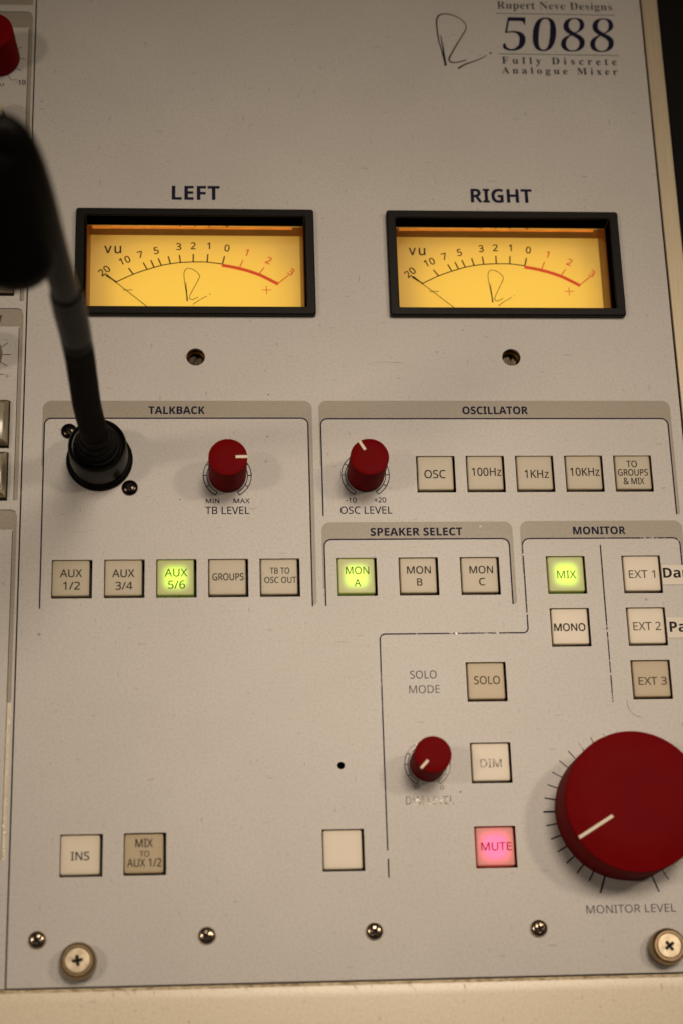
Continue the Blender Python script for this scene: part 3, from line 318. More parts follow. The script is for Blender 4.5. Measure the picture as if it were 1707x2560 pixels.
def glyph(font, ch):
    adv, _, body = GLYPHS[font][ch].partition('@'); cs = []
    if body:
        for s_ in body.split('|'):
            raw = [list(map(int, p.split(','))) for p in s_.split(';')]; pts = []
            for i, p in enumerate(raw):
                nx = raw[(i + 1) % len(raw)]
                if len(p) == 2:
                    p = p + [p[0] + (nx[0] - p[0]) / 3, p[1] + (nx[1] - p[1]) / 3, nx[0] - (nx[0] - p[0]) / 3, nx[1] - (nx[1] - p[1]) / 3]
                pts.append(p)
            cs.append(pts)
    return int(adv), cs
def text_contours(s, font, xl, xr, yb, cap, track=0.0, slant=0.0, rot=0.0):
    x = 0; raw = []
    for ch in s:
        adv, cs = glyph(font, ch)
        if ch == ' ': adv = 190
        for c_ in cs: raw.append([[p[i] + (x if i % 2 == 0 else 0) for i in range(6)] for p in c_])
        x += adv + track
    ref = 'E' if font != 'S' else 'D'
    try: ch_ = max(p[1] for c_ in glyph(font, ref)[1] for p in c_)
    except KeyError: ch_ = 476
    if s == '5088': ch_ = max(p[1] for c_ in glyph(font, '8')[1] for p in c_) - 4
    if s == 'vu': ch_ = max(p[1] for c_ in glyph(font, 'v')[1] for p in c_)
    sy = cap / ch_
    x0 = min(p[0] for c_ in raw for p in c_); x1 = max(p[0] for c_ in raw for p in c_)
    sx = (xr - xl) / (x1 - x0) if xr is not None else sy
    out = []
    cr, sr = math.cos(rot), math.sin(rot)
    for c_ in raw:
        q = []
        for p in c_:
            o = []
            for i in (0, 2, 4):
                X = (p[i] - x0) * sx + p[i + 1] * sy * slant; Y = p[i + 1] * sy
                o += [X, Y]
            q.append(o)
        out.append(q)
    if xr is None:     # centred on (xl, yb), turned by rot
        w2 = (x1 - x0) * sx / 2; h2 = cap / 2
        out = [[[ (xl + (o[i] - w2) * cr - (o[i + 1] - h2) * sr) if k == 0 else (yb + (o[i] - w2) * sr + (o[i + 1] - h2) * cr) for i in (0, 2, 4) for k in (0, 1)] for o in q] for q in out]
    else:
        out = [[[o[i] + (xl if i % 2 == 0 else yb) for i in range(6)] for o in q] for q in out]
    return out
def lettering(name, s, font, mat, xl, xr, yb, cap, z, parent, offset=0.0, track=0.0, slant=0.0, rot=0.0, res=3):
    cs = text_contours(s, font, xl, xr, yb, cap, track, slant, rot)
    m = curve_mesh(cs, z, 0, min(offset, 0), res)
    if offset > 0:      # heavier print: a narrow ribbon of ink along every outline
        bm = bmesh.new(); bm.from_mesh(m)
        for c_ in cs:
            pts = []
            for i, p in enumerate(c_):
                q = c_[(i + 1) % len(c_)]; a = Vector(p[0:2]); b = Vector(p[2:4]); d_ = Vector(p[4:6]); e_ = Vector(q[0:2])
                st = 1 if abs((b - a).cross(e_ - a)) < 1e-3 and abs((d_ - a).cross(e_ - a)) < 1e-3 else 3
                for k_ in range(st):
                    u = k_ / st; pts.append((1 - u) ** 3 * a + 3 * (1 - u) ** 2 * u * b + 3 * (1 - u) * u * u * d_ + u ** 3 * e_)
            vv, ff = stroke([tuple(p) for p in pts], offset * 2, z + .012, closed=True)
            bv = [bm.verts.new([k_ * S for k_ in x]) for x in vv]
            for f_ in ff:
                try: bm.faces.new([bv[k_] for k_ in f_])
                except ValueError: pass
        bm.to_mesh(m); bm.free()
    o = link(name, m, mat, parent); o['label'] = 'printed lettering reading ' + s
    return o

INK = 0.05      # printed ink lies this far above the paint
# ------------------------------------------------------------------ console body
def circle(cx, cy, r, n=48): return [(cx + r * math.cos(2 * PI * i / n), cy + r * math.sin(2 * PI * i / n)) for i in range(n)]
def rect(x0, x1, y0, y1): return [(x0, y0), (x1, y0), (x1, y1), (x0, y1)]
GX = [-56.25, -34.3, -12.45, 9.4, 31.2]; OX = [99.85, 121.7, 143.55, 165.4, 187.25]
BTN = {'aux12': (GX[0], 220.75), 'aux34': (GX[1], 220.75), 'aux56': (GX[2], 220.75), 'groups': (GX[3], 220.75), 'tbto': (GX[4], 220.75),
       'osc': (OX[0], 267.35), '100': (OX[1], 267.35), '1k': (OX[2], 267.35), '10k': (OX[3], 267.35), 'togr': (OX[4], 267.35),
       'mona': (64.0, 220.85), 'monb': (90.3, 220.85), 'monc': (116.7, 220.85), 'mix': (154.1, 221.0), 'ext1': (187.15, 221.0),
       'mono': (154.2, 197.7), 'ext2': (187.2, 197.7), 'solo': (116.85, 174.4), 'ext3': (187.2, 174.5), 'dim': (116.8, 140.1),
       'mute': (116.7, 105.5), 'ins': (-50.2, 105.25), 'mixaux': (-24.9, 105.35), 'blank': (54.7, 105.4)}
METERS = [(-4.1, 368.85), (136.2, 368.85)]
POTS = [(-4.1, 322.9), (136.4, 323.0)]
cont = [rect(-78.25, 210.8, 54.4, 560)]
for x, y in BTN.values(): cont.append(rect(x - 8.5, x + 8.5, y - 8.5, y + 8.5))
for x, y in METERS: cont.append(rect(x - 50.5, x + 50.5, y - 24, y + 24))
for x, y in POTS: cont.append(circle(x, y, 4.15))
cont.append(circle(54.75, 139.9, 1.55, 24))
panel = link('master_panel', curve_mesh(cont, -.8, 1.6), 'panel_paint')
tag(panel, 'light grey painted master section panel carrying both meters and all the lettered buttons', 'control panel')
link('microphone_opening', lathe([(1.75, -1.7), (1.75, -5), (0, -5)], 24), 'hole_dark', panel, (54.75, 139.9, 0))

cpanel_c = [rect(-170, -78.88, 54.2, 560)]
CB = [(-94.6, 290.8), (-94.6, 266.8), (-94.6, 363.2)]
cpanel = link('channel_panel', curve_mesh(cpanel_c, -.8, 1.6), 'panel_paint')
tag(cpanel, 'narrow strip of the neighbouring channel panel past the dark vertical seam', 'control panel')
chassis = link('console_chassis', rbox(-172, 212, 53, 562, -34, -30), 'hole_dark')
tag(chassis, 'dark metal floor of the console seen only through the panel gaps', 'chassis')
link('side_rail', rbox(-172, 212, 562.3, 566, -34, -1), 'hole_dark', chassis); link('side_rail', rbox(-178, -172.3, 53, 562, -34, -1), 'hole_dark', chassis)
link('side_rail', rbox(-172, 210.9, 54.9, 57.5, -29.9, -1.7), 'hole_dark', chassis)

def rounded_top(x0, x1, y, r, yb_l, yb_r):
    """open path: up the left side, round two corners, down the right side"""
    p = [(x0, yb_l)] + arc(x0 + r, y - r, r, 180, 90, 8) + arc(x1 - r, y - r, r, 90, 0, 8) + [(x1, yb_r)]
    return p
def section(xo0, xo1, yo, xi0, xi1, yi, yl, yr, worn=False, left_end=None, par=panel, name=''):
    left_end = left_end or yi - 22
    g = .1
    outer = [(xo0, left_end)] + arc(xo0 + 3.6, yo - 3.6, 3.6, 180, 90, 8) + arc(xo1 - 3.6, yo - 3.6, 3.6, 90, 0, 8) + [(xo1, yr + 1.2), (xo1 - .5, yr)]
    inner = [(xi1 + g, yr)] + arc(xi1 + g - 3.2, yi + g - 3.2, 3.2, 0, 90, 8) + arc(xi0 - g + 3.2, yi + g - 3.2, 3.2, 90, 180, 8) + [(xi0 - g, left_end)]
    b = link('section_band', curve_mesh([outer + inner], INK), 'band_paint', par); b['label'] = 'taupe title band of the ' + name + ' section'
    l = link('section_outline', join([stroke(rounded_top(xi0, xi1, yi, 3.0, yl, yl), .58, INK * 2)]), 'ink_line_worn' if worn else 'ink_navy', par)
    l['label'] = 'thin navy outline of the ' + name + ' section'
section(-70.3, 46.6, 301.95, -69.45, 44.75, 293.7, 207.9, 208.7, name='talkback')
section(49.5, 206.4, 301.95, 50.3, 204.8, 293.4, 248.3, 248.4, name='oscillator')
section(49.4, 131.9, 245.4, 50.4, 130.1, 237.6, 208.1, 208.3, name='speaker select')
xo0, xo1 = 135.2, 206.6
outer = [(xo0, 222)] + arc(xo0 + 3.6, 241.9, 3.6, 180, 90, 8) + arc(xo1 - 3.6, 241.9, 3.6, 90, 0, 8) + [(xo1, 165)]
inner = [(205.1, 165)] + arc(201.9, 234.6, 3.2, 0, 90, 8) + arc(138.8, 234.6, 3.2, 90, 180, 8) + [(135.6, 222)]
link('section_band', curve_mesh([outer + inner], INK), 'band_paint', panel)['label'] = 'taupe title band of the monitor section'
link('section_outline', join([stroke(arc(138.9, 234.4, 3.1, 180, 90, 8)[:1] + arc(138.9, 234.4, 3.1, 180, 90, 8)[1:] + arc(201.9, 234.4, 3.1, 90, 0, 8) + [(205.0, 165)], .58, INK * 2)]), 'ink_line_worn', panel)['label'] = 'worn navy line under the monitor title'
link('section_outline', join([stroke([(135.8, 234.4)] + [(135.85, 215)] + arc(133.85, 197.5, 2.0, 0, -90, 6) + [(130, 195.5), (100, 195.5)] + arc(74.9, 193.3, 2.2, 90, 180, 6) + [(72.6, 180)] + [(72.5, 104.9)], .58, INK * 2)]), 'ink_line_worn', panel)['label'] = 'worn stepped line running down from the monitor section'
link('section_outline', join([stroke([(72.6, 101.6), (72.6, 94.0)], .58, INK * 2)]), 'ink_navy', panel)['label'] = 'short leftover end of the stepped line'
link('divider_line', join([stroke([(169.85, 234.4), (169.85, 200)], .55, INK * 2)]), 'ink_navy', panel)
link('divider_line', join([stroke([(169.85, 199.95), (169.85, 164.9)], .5, INK * 2)]), 'ink_line_worn', panel)

# ------------------------------------------------------------------ push buttons
TEXTS = [["aux12", "AUX", "R", "legend", -61.14, -52.0, 221.28, 3.38], ["aux12", "1/2", "R", "legend", -59.74, -52.72, 215.79, 3.36], ["aux34", "AUX", "R", "legend", -39.36, -30.09, 221.1, 3.39], ["aux34", "3/4", "R", "legend", -37.92, -30.87, 215.61, 3.37], ["aux56", "AUX", "R", "legend", -17.31, -7.9, 221.22, 3.39], ["aux56", "5/6", "R", "legend", -15.91, -8.83, 215.9, 3.48], ["groups", "GROUPS", "R", "legend", 2.71, 15.85, 219.4, 3.01], ["tbto", "TB TO", "R", "legend", 27.03, 35.22, 222.14, 2.63], ["tbto", "OSC OUT", "R", "legend", 24.64, 38.11, 218.06, 2.62], ["osc", "OSC", "R", "legend", 94.57, 103.79, 265.08, 3.69], ["100", "100Hz", "R", "legend", 115.45, 128.31, 266.08, 3.7], ["1k", "1KHz", "R", "legend", 138.67, 149.21, 265.02, 3.7], ["10k", "10KHz", "R", "legend", 158.91, 171.78, 265.94, 3.72], ["togr", "TO", "R", "legend", 184.18, 188.78, 269.92, 2.97], ["togr", "GROUPS", "R", "legend", 180.11, 193.34, 265.98, 2.96], ["togr", "& MIX", "R", "legend", 182.27, 191.43, 261.93, 2.95], ["mona", "MON", "R", "legend", 59.09, 68.97, 221.71, 3.23], ["mona", "A", "R", "legend", 62.61, 65.3, 216.31, 3.11], ["monb", "MON", "R", "legend", 85.2, 95.33, 221.72, 3.23], ["monb", "B", "R", "legend", 89.28, 91.48, 216.4, 3.12], ["monc", "MON", "R", "legend", 112.04, 122.13, 221.62, 3.25], ["monc", "C", "R", "legend", 115.88, 118.5, 216.29, 3.23], ["mix", "MIX", "R", "legend", 149.84, 158.0, 219.12, 3.4], ["ext1", "EXT 1", "R", "legend", 181.04, 192.48, 218.96, 3.5], ["mono", "MONO", "R", "legend", 146.96, 160.23, 195.78, 3.25], ["ext2", "EXT 2", "R", "legend", 181.0, 192.94, 195.74, 3.59], ["solo", "SOLO", "R", "legend", 111.39, 122.28, 173.12, 3.38], ["ext3", "EXT 3", "R", "legend", 181.27, 193.35, 171.98, 3.31], ["dim", "DIM", "R", "legend", 112.11, 120.93, 137.96, 3.45], ["mute", "MUTE", "R", "legend", 110.59, 122.94, 103.94, 3.26], ["ins", "INS", "R", "legend", -54.19, -46.99, 103.23, 3.3], ["mixaux", "MIX", "R", "legend", -28.68, -21.77, 107.96, 3.23], ["mixaux", "TO", "R", "legend", -27.07, -23.15, 104.13, 2.26], ["mixaux", "AUX 1/2", "R", "legend", -31.92, -18.33, 100.14, 3.22], ["p", "LEFT", "B", "navy", -14.7, 7.04, 401.16, 7.13], ["p", "RIGHT", "B", "navy", 122.4, 150.99, 401.06, 7.08], ["p", "TALKBACK", "B", "navy", -24.61, -0.2, 295.68, 3.52], ["p", "OSCILLATOR", "B", "navy", 112.94, 142.19, 295.54, 3.58], ["p", "SPEAKER SELECT", "B", "navy", 70.29, 109.89, 239.17, 3.5], ["p", "MONITOR", "B", "navy", 158.46, 181.4, 239.33, 3.43], ["p", "MIN", "R", "navy", 0.12, 5.8, 254.36, 2.02], ["p", "MAX", "R", "navy", 11.97, 18.9, 254.3, 2.09], ["p", "TB LEVEL", "R", "navy", -0.12, 18.66, 249.38, 3.31], ["p", "-10", "R", "navy", 60.12, 64.7, 254.36, 2.18], ["p", "+20", "R", "navy", 72.4, 77.5, 254.36, 2.3], ["p", "OSC LEVEL", "R", "navy", 57.76, 80.03, 249.24, 3.26], ["p", "SOLO", "R", "faded", 84.68, 95.83, 176.1, 3.38], ["p", "MODE", "R", "worn", 84.05, 96.91, 169.82, 3.36], ["p", "DIM LEVEL", "R", "rubbed", 80.75, 100.54, 123.37, 3.31], ["p", "30", "R", "worn", 83.87, 86.4, 129.3, 1.89], ["p", "0", "R", "worn", 95.16, 96.6, 129.3, 1.71], ["p", "MONITOR LEVEL", "R", "faded", 152.06, 188.78, 78.1, 3.21], ["p", "Rupert Neve Designs", "S", "logo", 140.7, 197.0, 506.49, 4.19], ["p", "5088", "S", "navy", 141.42, 196.06, 482.75, 19.49], ["p", "Fully Discrete", "S", "logo", 141.32, 196.71, 475.68, 3.82], ["p", "Analogue Mixer", "S", "logo", 141.0, 196.68, 470.31, 3.61], ["c", "M", "R", "navy", -94.3, -92.27, 459.56, 1.68], ["c", "-10", "B", "navy", -87.04, -82.36, 460.46, 2.64], ["c", "T", "B", "navy", -90.51, -89.14, 339.61, 3.05], ["c", "0", "R", "navy", -86.71, -85.62, 312.82, 1.52], ["t1", "Dar", "B", "black", 196.28, 207.08, 219.3, 4.44], ["t2", "Pa", "B", "black", 196.94, 203.93, 195.16, 4.47]]
ctop = 1.15
cap_m = rbox(-8.15, 7.35, -7.75, 7.85, -7, ctop, .5, 3, True, .8)
def tube_box(h, z0, z1, floor=True):
    a = h; b = h + 1.0
    v = [(sx * q, sy * q, z) for z in (z0, z1) for q in (a, b) for sx, sy in ((-1, -1), (1, -1), (1, 1), (-1, 1))]
    f = []
    for i in range(4):
        j = (i + 1) % 4
        f += [(8 + i, 8 + j, 12 + j, 12 + i), (i, j, 8 + j, 8 + i), (4 + j, 4 + i, 12 + i, 12 + j), (4 + i, 4 + j, j, i)]
    if floor: f.append((0, 1, 2, 3))
    return mesh_from(v, f)
house_m = tube_box(8.52, -9, -1.7)
KIND = {  # key: cap material, legend material, ink offset, label
 'aux12': ('cap_beige', 'legend_brown', 0, 'beige button lettered AUX 1/2 at the left end of the talkback row'),
 'aux34': ('cap_beige', 'legend_brown', 0, 'beige button lettered AUX 3/4'),
 'aux56': ('cap_green', 'legend_green', -.03, 'green lit button lettered AUX 5/6'),
 'groups': ('cap_beige', 'legend_brown', 0, 'beige button lettered GROUPS with worn brown lower edge'),
 'tbto': ('cap_beige', 'legend_brown', -.02, 'beige button lettered TB TO OSC OUT'),
 'osc': ('cap_beige', 'legend_brown', 0, 'beige button lettered OSC beside the oscillator level knob'),
 '100': ('cap_beige', 'legend_brown', 0, 'beige button lettered 100Hz'),
 '1k': ('cap_beige', 'legend_brown', 0, 'beige button lettered 1KHz'),
 '10k': ('cap_beige', 'legend_brown', 0, 'beige button lettered 10KHz'),
 'togr': ('cap_beige', 'legend_brown', 0, 'beige button lettered TO GROUPS & MIX in three lines'),
 'mona': ('cap_green', 'legend_green', -.04, 'green lit button lettered MON A'),
 'monb': ('cap_beige', 'legend_brown', 0, 'beige button lettered MON B between the lit MON A and MON C'),
 'monc': ('cap_beige', 'legend_brown', 0, 'beige button lettered MON C'),
 'mix': ('cap_green', 'legend_green', -.06, 'green lit button lettered MIX under the MONITOR title'),
 'ext1': ('cap_white', 'legend_faint', -.03, 'cream white button lettered EXT 1, the upper one beside a paper label'),
 'mono': ('cap_white', 'legend_brown', .04, 'cream white button with dark letters MONO below the green MIX'),
 'ext2': ('cap_white', 'legend_faint', -.03, 'cream white button lettered EXT 2, just below the EXT 1 button'),
 'solo': ('cap_tan', 'legend_faint', 0, 'dull tan button lettered SOLO'),
 'ext3': ('cap_tan', 'legend_faint', 0, 'dull tan button lettered EXT 3 above the big red knob'),
 'dim': ('cap_white', 'legend_pale', .02, 'cream white button whose letters DIM are almost rubbed off'),
 'mute': ('cap_red', 'legend_red', -.02, 'pink and red lit button lettered MUTE'),
 'ins': ('cap_white', 'legend_brown', 0, 'cream white button lettered INS near the lower left screws'),
 'mixaux': ('cap_tan', 'legend_brown', 0, 'dull tan button lettered MIX TO AUX 1/2'),
 'blank': ('cap_white', None, 0, 'blank cream white button without any lettering'),
}
BUTTON = {}
for key, (cm, lm, off, label) in KIND.items():
    x, y = BTN[key]
    t_ = thing('push_button', x, y, 0, label, 'button', 'square lettered push buttons'); BUTTON[key] = t_
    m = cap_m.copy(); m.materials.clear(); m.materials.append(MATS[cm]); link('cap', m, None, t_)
    link('housing', house_m, 'black_plastic', t_)
# ------------------------------------------------------------------ all the lettering
tapes = {}
def tape(x0, x1, y0, y1, label, rz):
    m = mesh_from([(x0, y0, .04), (x1, y0, .04), (x1, y1, .04), (x0, y1, .04), (x0, y0, .13), (x1, y0, .13), (x1, y1, .13), (x0, y1, .13)],
                  [(4, 5, 6, 7), (0, 1, 5, 4), (1, 2, 6, 5), (2, 3, 7, 6), (3, 0, 4, 7), (3, 2, 1, 0)])
    o = link('paper_label', m, 'tape_white'); return tag(o, label, 'label')
m_ = [(196.0, 238.0)]
tapes['t1'] = tape(195.72, 210.2, 216.15, 224.95, 'cream paper label printed Dar stuck beside the EXT 1 button', 0)
tapes['t2'] = tape(195.75, 210.2, 192.5, 201.5, 'cream paper label printed Pa stuck beside the EXT 2 button', 0)
for o in tapes.values(): o['group'] = 'paper labels beside the external input buttons'; o.location.z = .00016
for key, s, font, mat, xl, xr, yb, cap in TEXTS:
    if key in BUTTON:
        b = BUTTON[key]; cm, lm, off, _ = KIND[key]; x, y = BTN[key]
        if lm == 'legend_brown' and s == 'TO' and key == 'mixaux': lm = 'legend_faint'
        o = lettering('legend_lettering', s, font, lm, xl - x, xr - x, yb - y, cap, ctop + .03, b, max(.0, off + .065))
    elif key == 'p':
        name = 'title_lettering' if font == 'B' else ('logo_lettering' if font == 'S' else 'scale_lettering')
        z = INK * 2 if s in ('TALKBACK', 'OSCILLATOR', 'SPEAKER SELECT', 'MONITOR') else INK
        tr = {'Fully Discrete': 215, 'Analogue Mixer': 190, 'Rupert Neve Designs': 22, '5088': 5}.get(s, 0)
        off = {'S': .02, 'B': .05, 'R': .05}[font]
        if s in ('LEFT', 'RIGHT'): off = .06
        if s == '5088': off = -.42
        if s.startswith('Rupert'): off = -.03
        if mat in ('worn', 'rubbed', 'faded'): off = 0
        lettering(name, s, font, 'ink_' + mat, xl, xr, yb, cap, z, panel, off, tr, .13 if s == '5088' else 0)
    elif key == 'c':
        lettering('scale_lettering', s, font, 'ink_logo', xl, xr, yb, cap, INK, cpanel, 0)
    else:
        lettering('handwritten_lettering' if 0 else 'name_lettering', s, font, 'ink_black', xl, xr, yb, cap, .17, tapes[key], .03)
for p, q in (((139.77, 503.75), (198.11, 503.75)), ((139.9, 481.1), (198.17, 481.1))):
    link('logo_rule', join([stroke([p, q], .32, INK)]), 'ink_logo', panel)
SIG = [[(112.58, 490.99), (112.96, 487.26), (113.43, 483.55), (113.8, 477.99), (114.17, 474.02)], [(113.88, 474.76), (113.2, 478.91), (112.38, 483.53), (111.48, 488.17), (110.94, 495.64), (111.14, 499.88), (112.3, 502.06), (114.77, 502.87), (118.8, 502.38), (122.74, 500.1), (125.0, 496.85), (124.42, 493.55), (120.87, 487.41), (117.32, 480.83), (115.96, 477.84), (116.68, 476.19), (119.08, 475.95), (122.33, 476.75), (124.22, 477.52)], [(119.87, 472.55), (123.44, 474.92), (127.97, 476.84), (132.1, 478.77), (134.03, 480.19)], [(135.57, 481.71), (136.59, 481.17)]]
link('signature_mark', join([stroke(SIG[0], .8, INK, taper=lambda u: .5 + u), stroke(SIG[1], .62, INK * 1.6, sub=6, taper=lambda u: .75 + .5 * math.sin(6 * u) ** 2), stroke(SIG[2], .8, INK, sub=4, taper=lambda u: 1.1 - .6 * u), stroke(SIG[3], .8, INK)]), 'ink_sketch', panel)

# stray hairs, one faint scratch and a few dirt specks lying on the paint
link('hair', join([stroke([(175.9, 166.1), (176.0, 163.2), (177.5, 160.3), (179.4, 158.9), (182.1, 158.2)], .16, INK, sub=5)]), 'legend_faint', panel)
link('scratch_mark', join([stroke([(71.2, 319.3), (75.7, 320.4), (81.0, 320.6), (86.9, 320.3)], .22, INK, sub=4, taper=lambda u: .4 + u * .6)]), 'legend_pale', panel)
for sx_, sy_, sr_, sm_ in ((-69.4, 196.8, .75, 'band_paint'), (26.9, 285.0, .3, 'ink_faded'), (27.6, 304.8, .32, 'ink_faded'), (103.4, 128.2, .35, 'legend_faint'), (118, 243.2, .5, 'panel_paint'), (-11, 256, .28, 'ink_faded')):
    link('dirt_speck', curve_mesh([circle(sx_, sy_, sr_, 12)], INK * (2.4 if sm_ == 'panel_paint' else 1)), sm_, panel)

# ------------------------------------------------------------------ VU meters
def meter(x, y, label):
    t_ = thing('level_meter', x, y, 0, label, 'meter', 'amber lit needle meters')
    # frame: outer 107.3 x 52.9, inner opening 99 x 45.1, 3 mm proud
    ox, oy, ix, iy = 53.6, 26.45, 49.4, 22.55
    prof = [(ox, oy, 0.02), (ox, oy, 2.5), (ox - .5, oy - .5, 3.0), (ix + .35, iy + .35, 3.0), (ix, iy, 2.65), (ix, iy, -6.0), (ix + 1, iy + 1, -6.0), (ix + 1, iy + 1, -.5)]
    v, f = [], []
    nseg = 5
    for (a, b, z) in prof:
        rr = 1.3 if a > ix + 2 else .6
        for cx_, cy_, a0 in ((a - rr, b - rr, 0), (-a + rr, b - rr, 90), (-a + rr, -b + rr, 180), (a - rr, -b + rr, 270)):
            for p in arc(cx_, cy_, rr, a0, a0 + 90, nseg): v.append((*p, z))
    n = 4 * (nseg + 1)
    for j in range(len(prof) - 1):
        for i in range(n): f.append((j * n + i, j * n + (i + 1) % n, (j + 1) * n + (i + 1) % n, (j + 1) * n + i))
    fr = link('frame', soften(mesh_from(v, f), 30), 'black_plastic', t_)
    def ring(a0, b0, a1, b1, z0, z1, nm, mt):
        vv = [(sx * a, sy * b, z) for (a, b, z) in ((a0, b0, z0), (a1, b1, z1)) for sx, sy in ((-1, -1), (1, -1), (1, 1), (-1, 1))]
        ff = [(i, (i + 1) % 4, 4 + (i + 1) % 4, 4 + i) for i in range(4)]
        return vv, ff
    link('shade_liner', join([ring(49.35, 22.5, 49.32, 22.48, 2.3, -6.05, '', '')]), 'inner_black', t_)  # black liner added so the frame's inner wall looks unlit
    case = link('amber_case', join([ring(48.4, 22.5, 47.95, 22.3, -9.5, -15.9, '', '')]), 'amber_case', t_, (0, 0, 0))
    link('case_rim', join([ring(49.3, 22.5, 48.9, 22.48, -6.1, -7.0, '', ''), ring(48.9, 22.48, 48.4, 22.45, -7.0, -9.5, '', '')]), 'amber_case', t_)
    link('case_edge', mesh_from([(-46.5, 22.40, -6.3), (44, 22.40, -6.3), (44.5, 22.34, -9.3), (-47, 22.34, -9.3)], [(0, 1, 2, 3)]), 'amber_edge', t_)
    link('pane', rbox(-49.2, 49.2, -22.3, 22.3, -6.9, -6.2), 'clear_pane', t_)
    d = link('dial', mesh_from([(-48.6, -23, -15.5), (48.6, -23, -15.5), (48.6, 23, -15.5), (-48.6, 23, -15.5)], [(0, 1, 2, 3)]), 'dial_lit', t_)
    return t_, d
ARC = [(-36.07, -1.65), (-28.43, 2.25), (-22.13, 4.7), (-15.73, 6.78), (-11.52, 7.68), (-6.93, 8.34), (-1.05, 8.67), (5.31, 8.63), (12.36, 7.72)]
RED = [(12.05, 7.09), (16.17, 6.36), (20.29, 5.38), (24.4, 4.16), (29.26, 2.27), (33.35, 0.13), (37.81, -2.43)]
TK = [[(-36.07, -1.65), (-40.93, 1.68)], [(-28.43, 2.25), (-30.69, 5.35)], [(-22.13, 4.7), (-23.91, 8.18)], [(-18.97, 5.84), (-20.48, 9.46)], [(-15.73, 6.9), (-17.13, 10.44)], [(-11.52, 7.68), (-12.54, 11.52)], [(-6.93, 8.3), (-7.41, 12.31)], [(-1.05, 8.67), (-1.04, 12.77)], [(5.31, 8.63), (5.63, 12.7)], [(12.36, 7.72), (13.36, 11.79)]]
RTK = [[(20.22, 6.09), (21.76, 9.75)], [(29.27, 3.02), (31.49, 6.04)], [(37.9, -1.85), (42.6, 2.06)]]
NUM = [(-41.63, 3.91), (-32.41, 9.29), (-25.35, 12.27), (-18.08, 14.41), (-7.71, 16.5), (-1.04, 16.93), (6.03, 16.99), (14.52, 15.91), (23.47, 13.75), (33.58, 9.66), (43.88, 3.86)]
DSIG = [[(-4.43, -1.75), (-4.17, -6.3), (-3.81, -11.25)], [(-3.99, -9.6), (-4.62, -4.65), (-5.25, 0.73), (-5.17, 3.64), (-4.42, 4.89), (-3.3, 5.4), (-1.43, 4.91), (0.43, 3.67), (1.55, 2.23), (1.84, 1.6), (1.54, 0.35), (0.41, -2.14), (-1.46, -5.88), (-2.76, -8.77), (-2.58, -10.01), (-1.47, -10.41), (1.14, -9.16)], [(-1.21, -12.88), (1.13, -11.02), (5.23, -8.52)], [(6.28, -7.73), (6.61, -7.61)]]
zd = -15.42
for i, (x, y) in enumerate(METERS):
    if i == 0:
        t_, d = meter(x, y, 'amber needle meter under the word LEFT, partly behind the microphone neck'); first = t_
        link('scale_arc', join([stroke(ARC, .5, zd, sub=4)]), 'dial_brown', d)
        link('scale_tick', join([stroke(p, .62, zd + .02) for p in TK]), 'dial_brown', d)
        link('overload_arc', join([stroke([(a, b - .02) for a, b in RED], 1.6, zd + .03, sub=4)]), 'dial_red', d)
        link('overload_tick', join([stroke(p, .48, zd + .04) for p in RTK] + [stroke([(30.27, -5.36), (34.46, -5.36)], .34, zd + .04), stroke([(32.33, -3.21), (32.33, -7.56)], .34, zd + .05)]), 'dial_red', d)
        link('minus_mark', join([stroke([(-33.06, -5.76), (-28.84, -5.76)], .32, zd + .04)]), 'dial_brown', d)
        ang = [42, 24, 18, 10, 3, 0, -2, -8, -20, -27, -36]
        for k_, ((nx, ny), s) in enumerate(zip(NUM, ['20', '10', '7', '5', '3', '2', '1', '0', '1', '2', '3'])):
            mt = 'dial_red' if k_ >= 8 else 'dial_brown'
            lettering('number_lettering', s, 'R', mt, nx, None, ny, 3.4, zd + .02, d, .08, 20, 0, math.radians(ang[k_] * .95))
        lettering('unit_lettering', 'vu', 'R', 'dial_brown', -41.75, -34.12, 12.93, 3.75, zd + .02, d, .08, 90)
        lettering('maker_lettering', 'RUPERT NEVE DESIGNS', 'B', 'dial_brown', -16, 22, -15.6, 1.6, zd + .02, d, -.03, 60) if 0 else None
        link('signature_mark', join([stroke(DSIG[0], .46, zd + .02, taper=lambda u: .5 + u), stroke(DSIG[1], .30, zd + .03, sub=6), stroke(DSIG[2], .34, zd + .02, taper=lambda u: 1.1 - .5 * u), stroke(DSIG[3], .45, zd + .02)]), 'dial_brown', d)
        nd = link('needle', join([stroke([(-40.6, 1.55), (-36.0, -2.55)], .62, -14.4), stroke([(-36.0, -2.55), (-22.35, -14.28), (-10.0, -25.0)], .34, -14.4)]), 'dial_brown', t_)
    else:
        dup(first, x, y, 'amber needle meter under the word RIGHT')

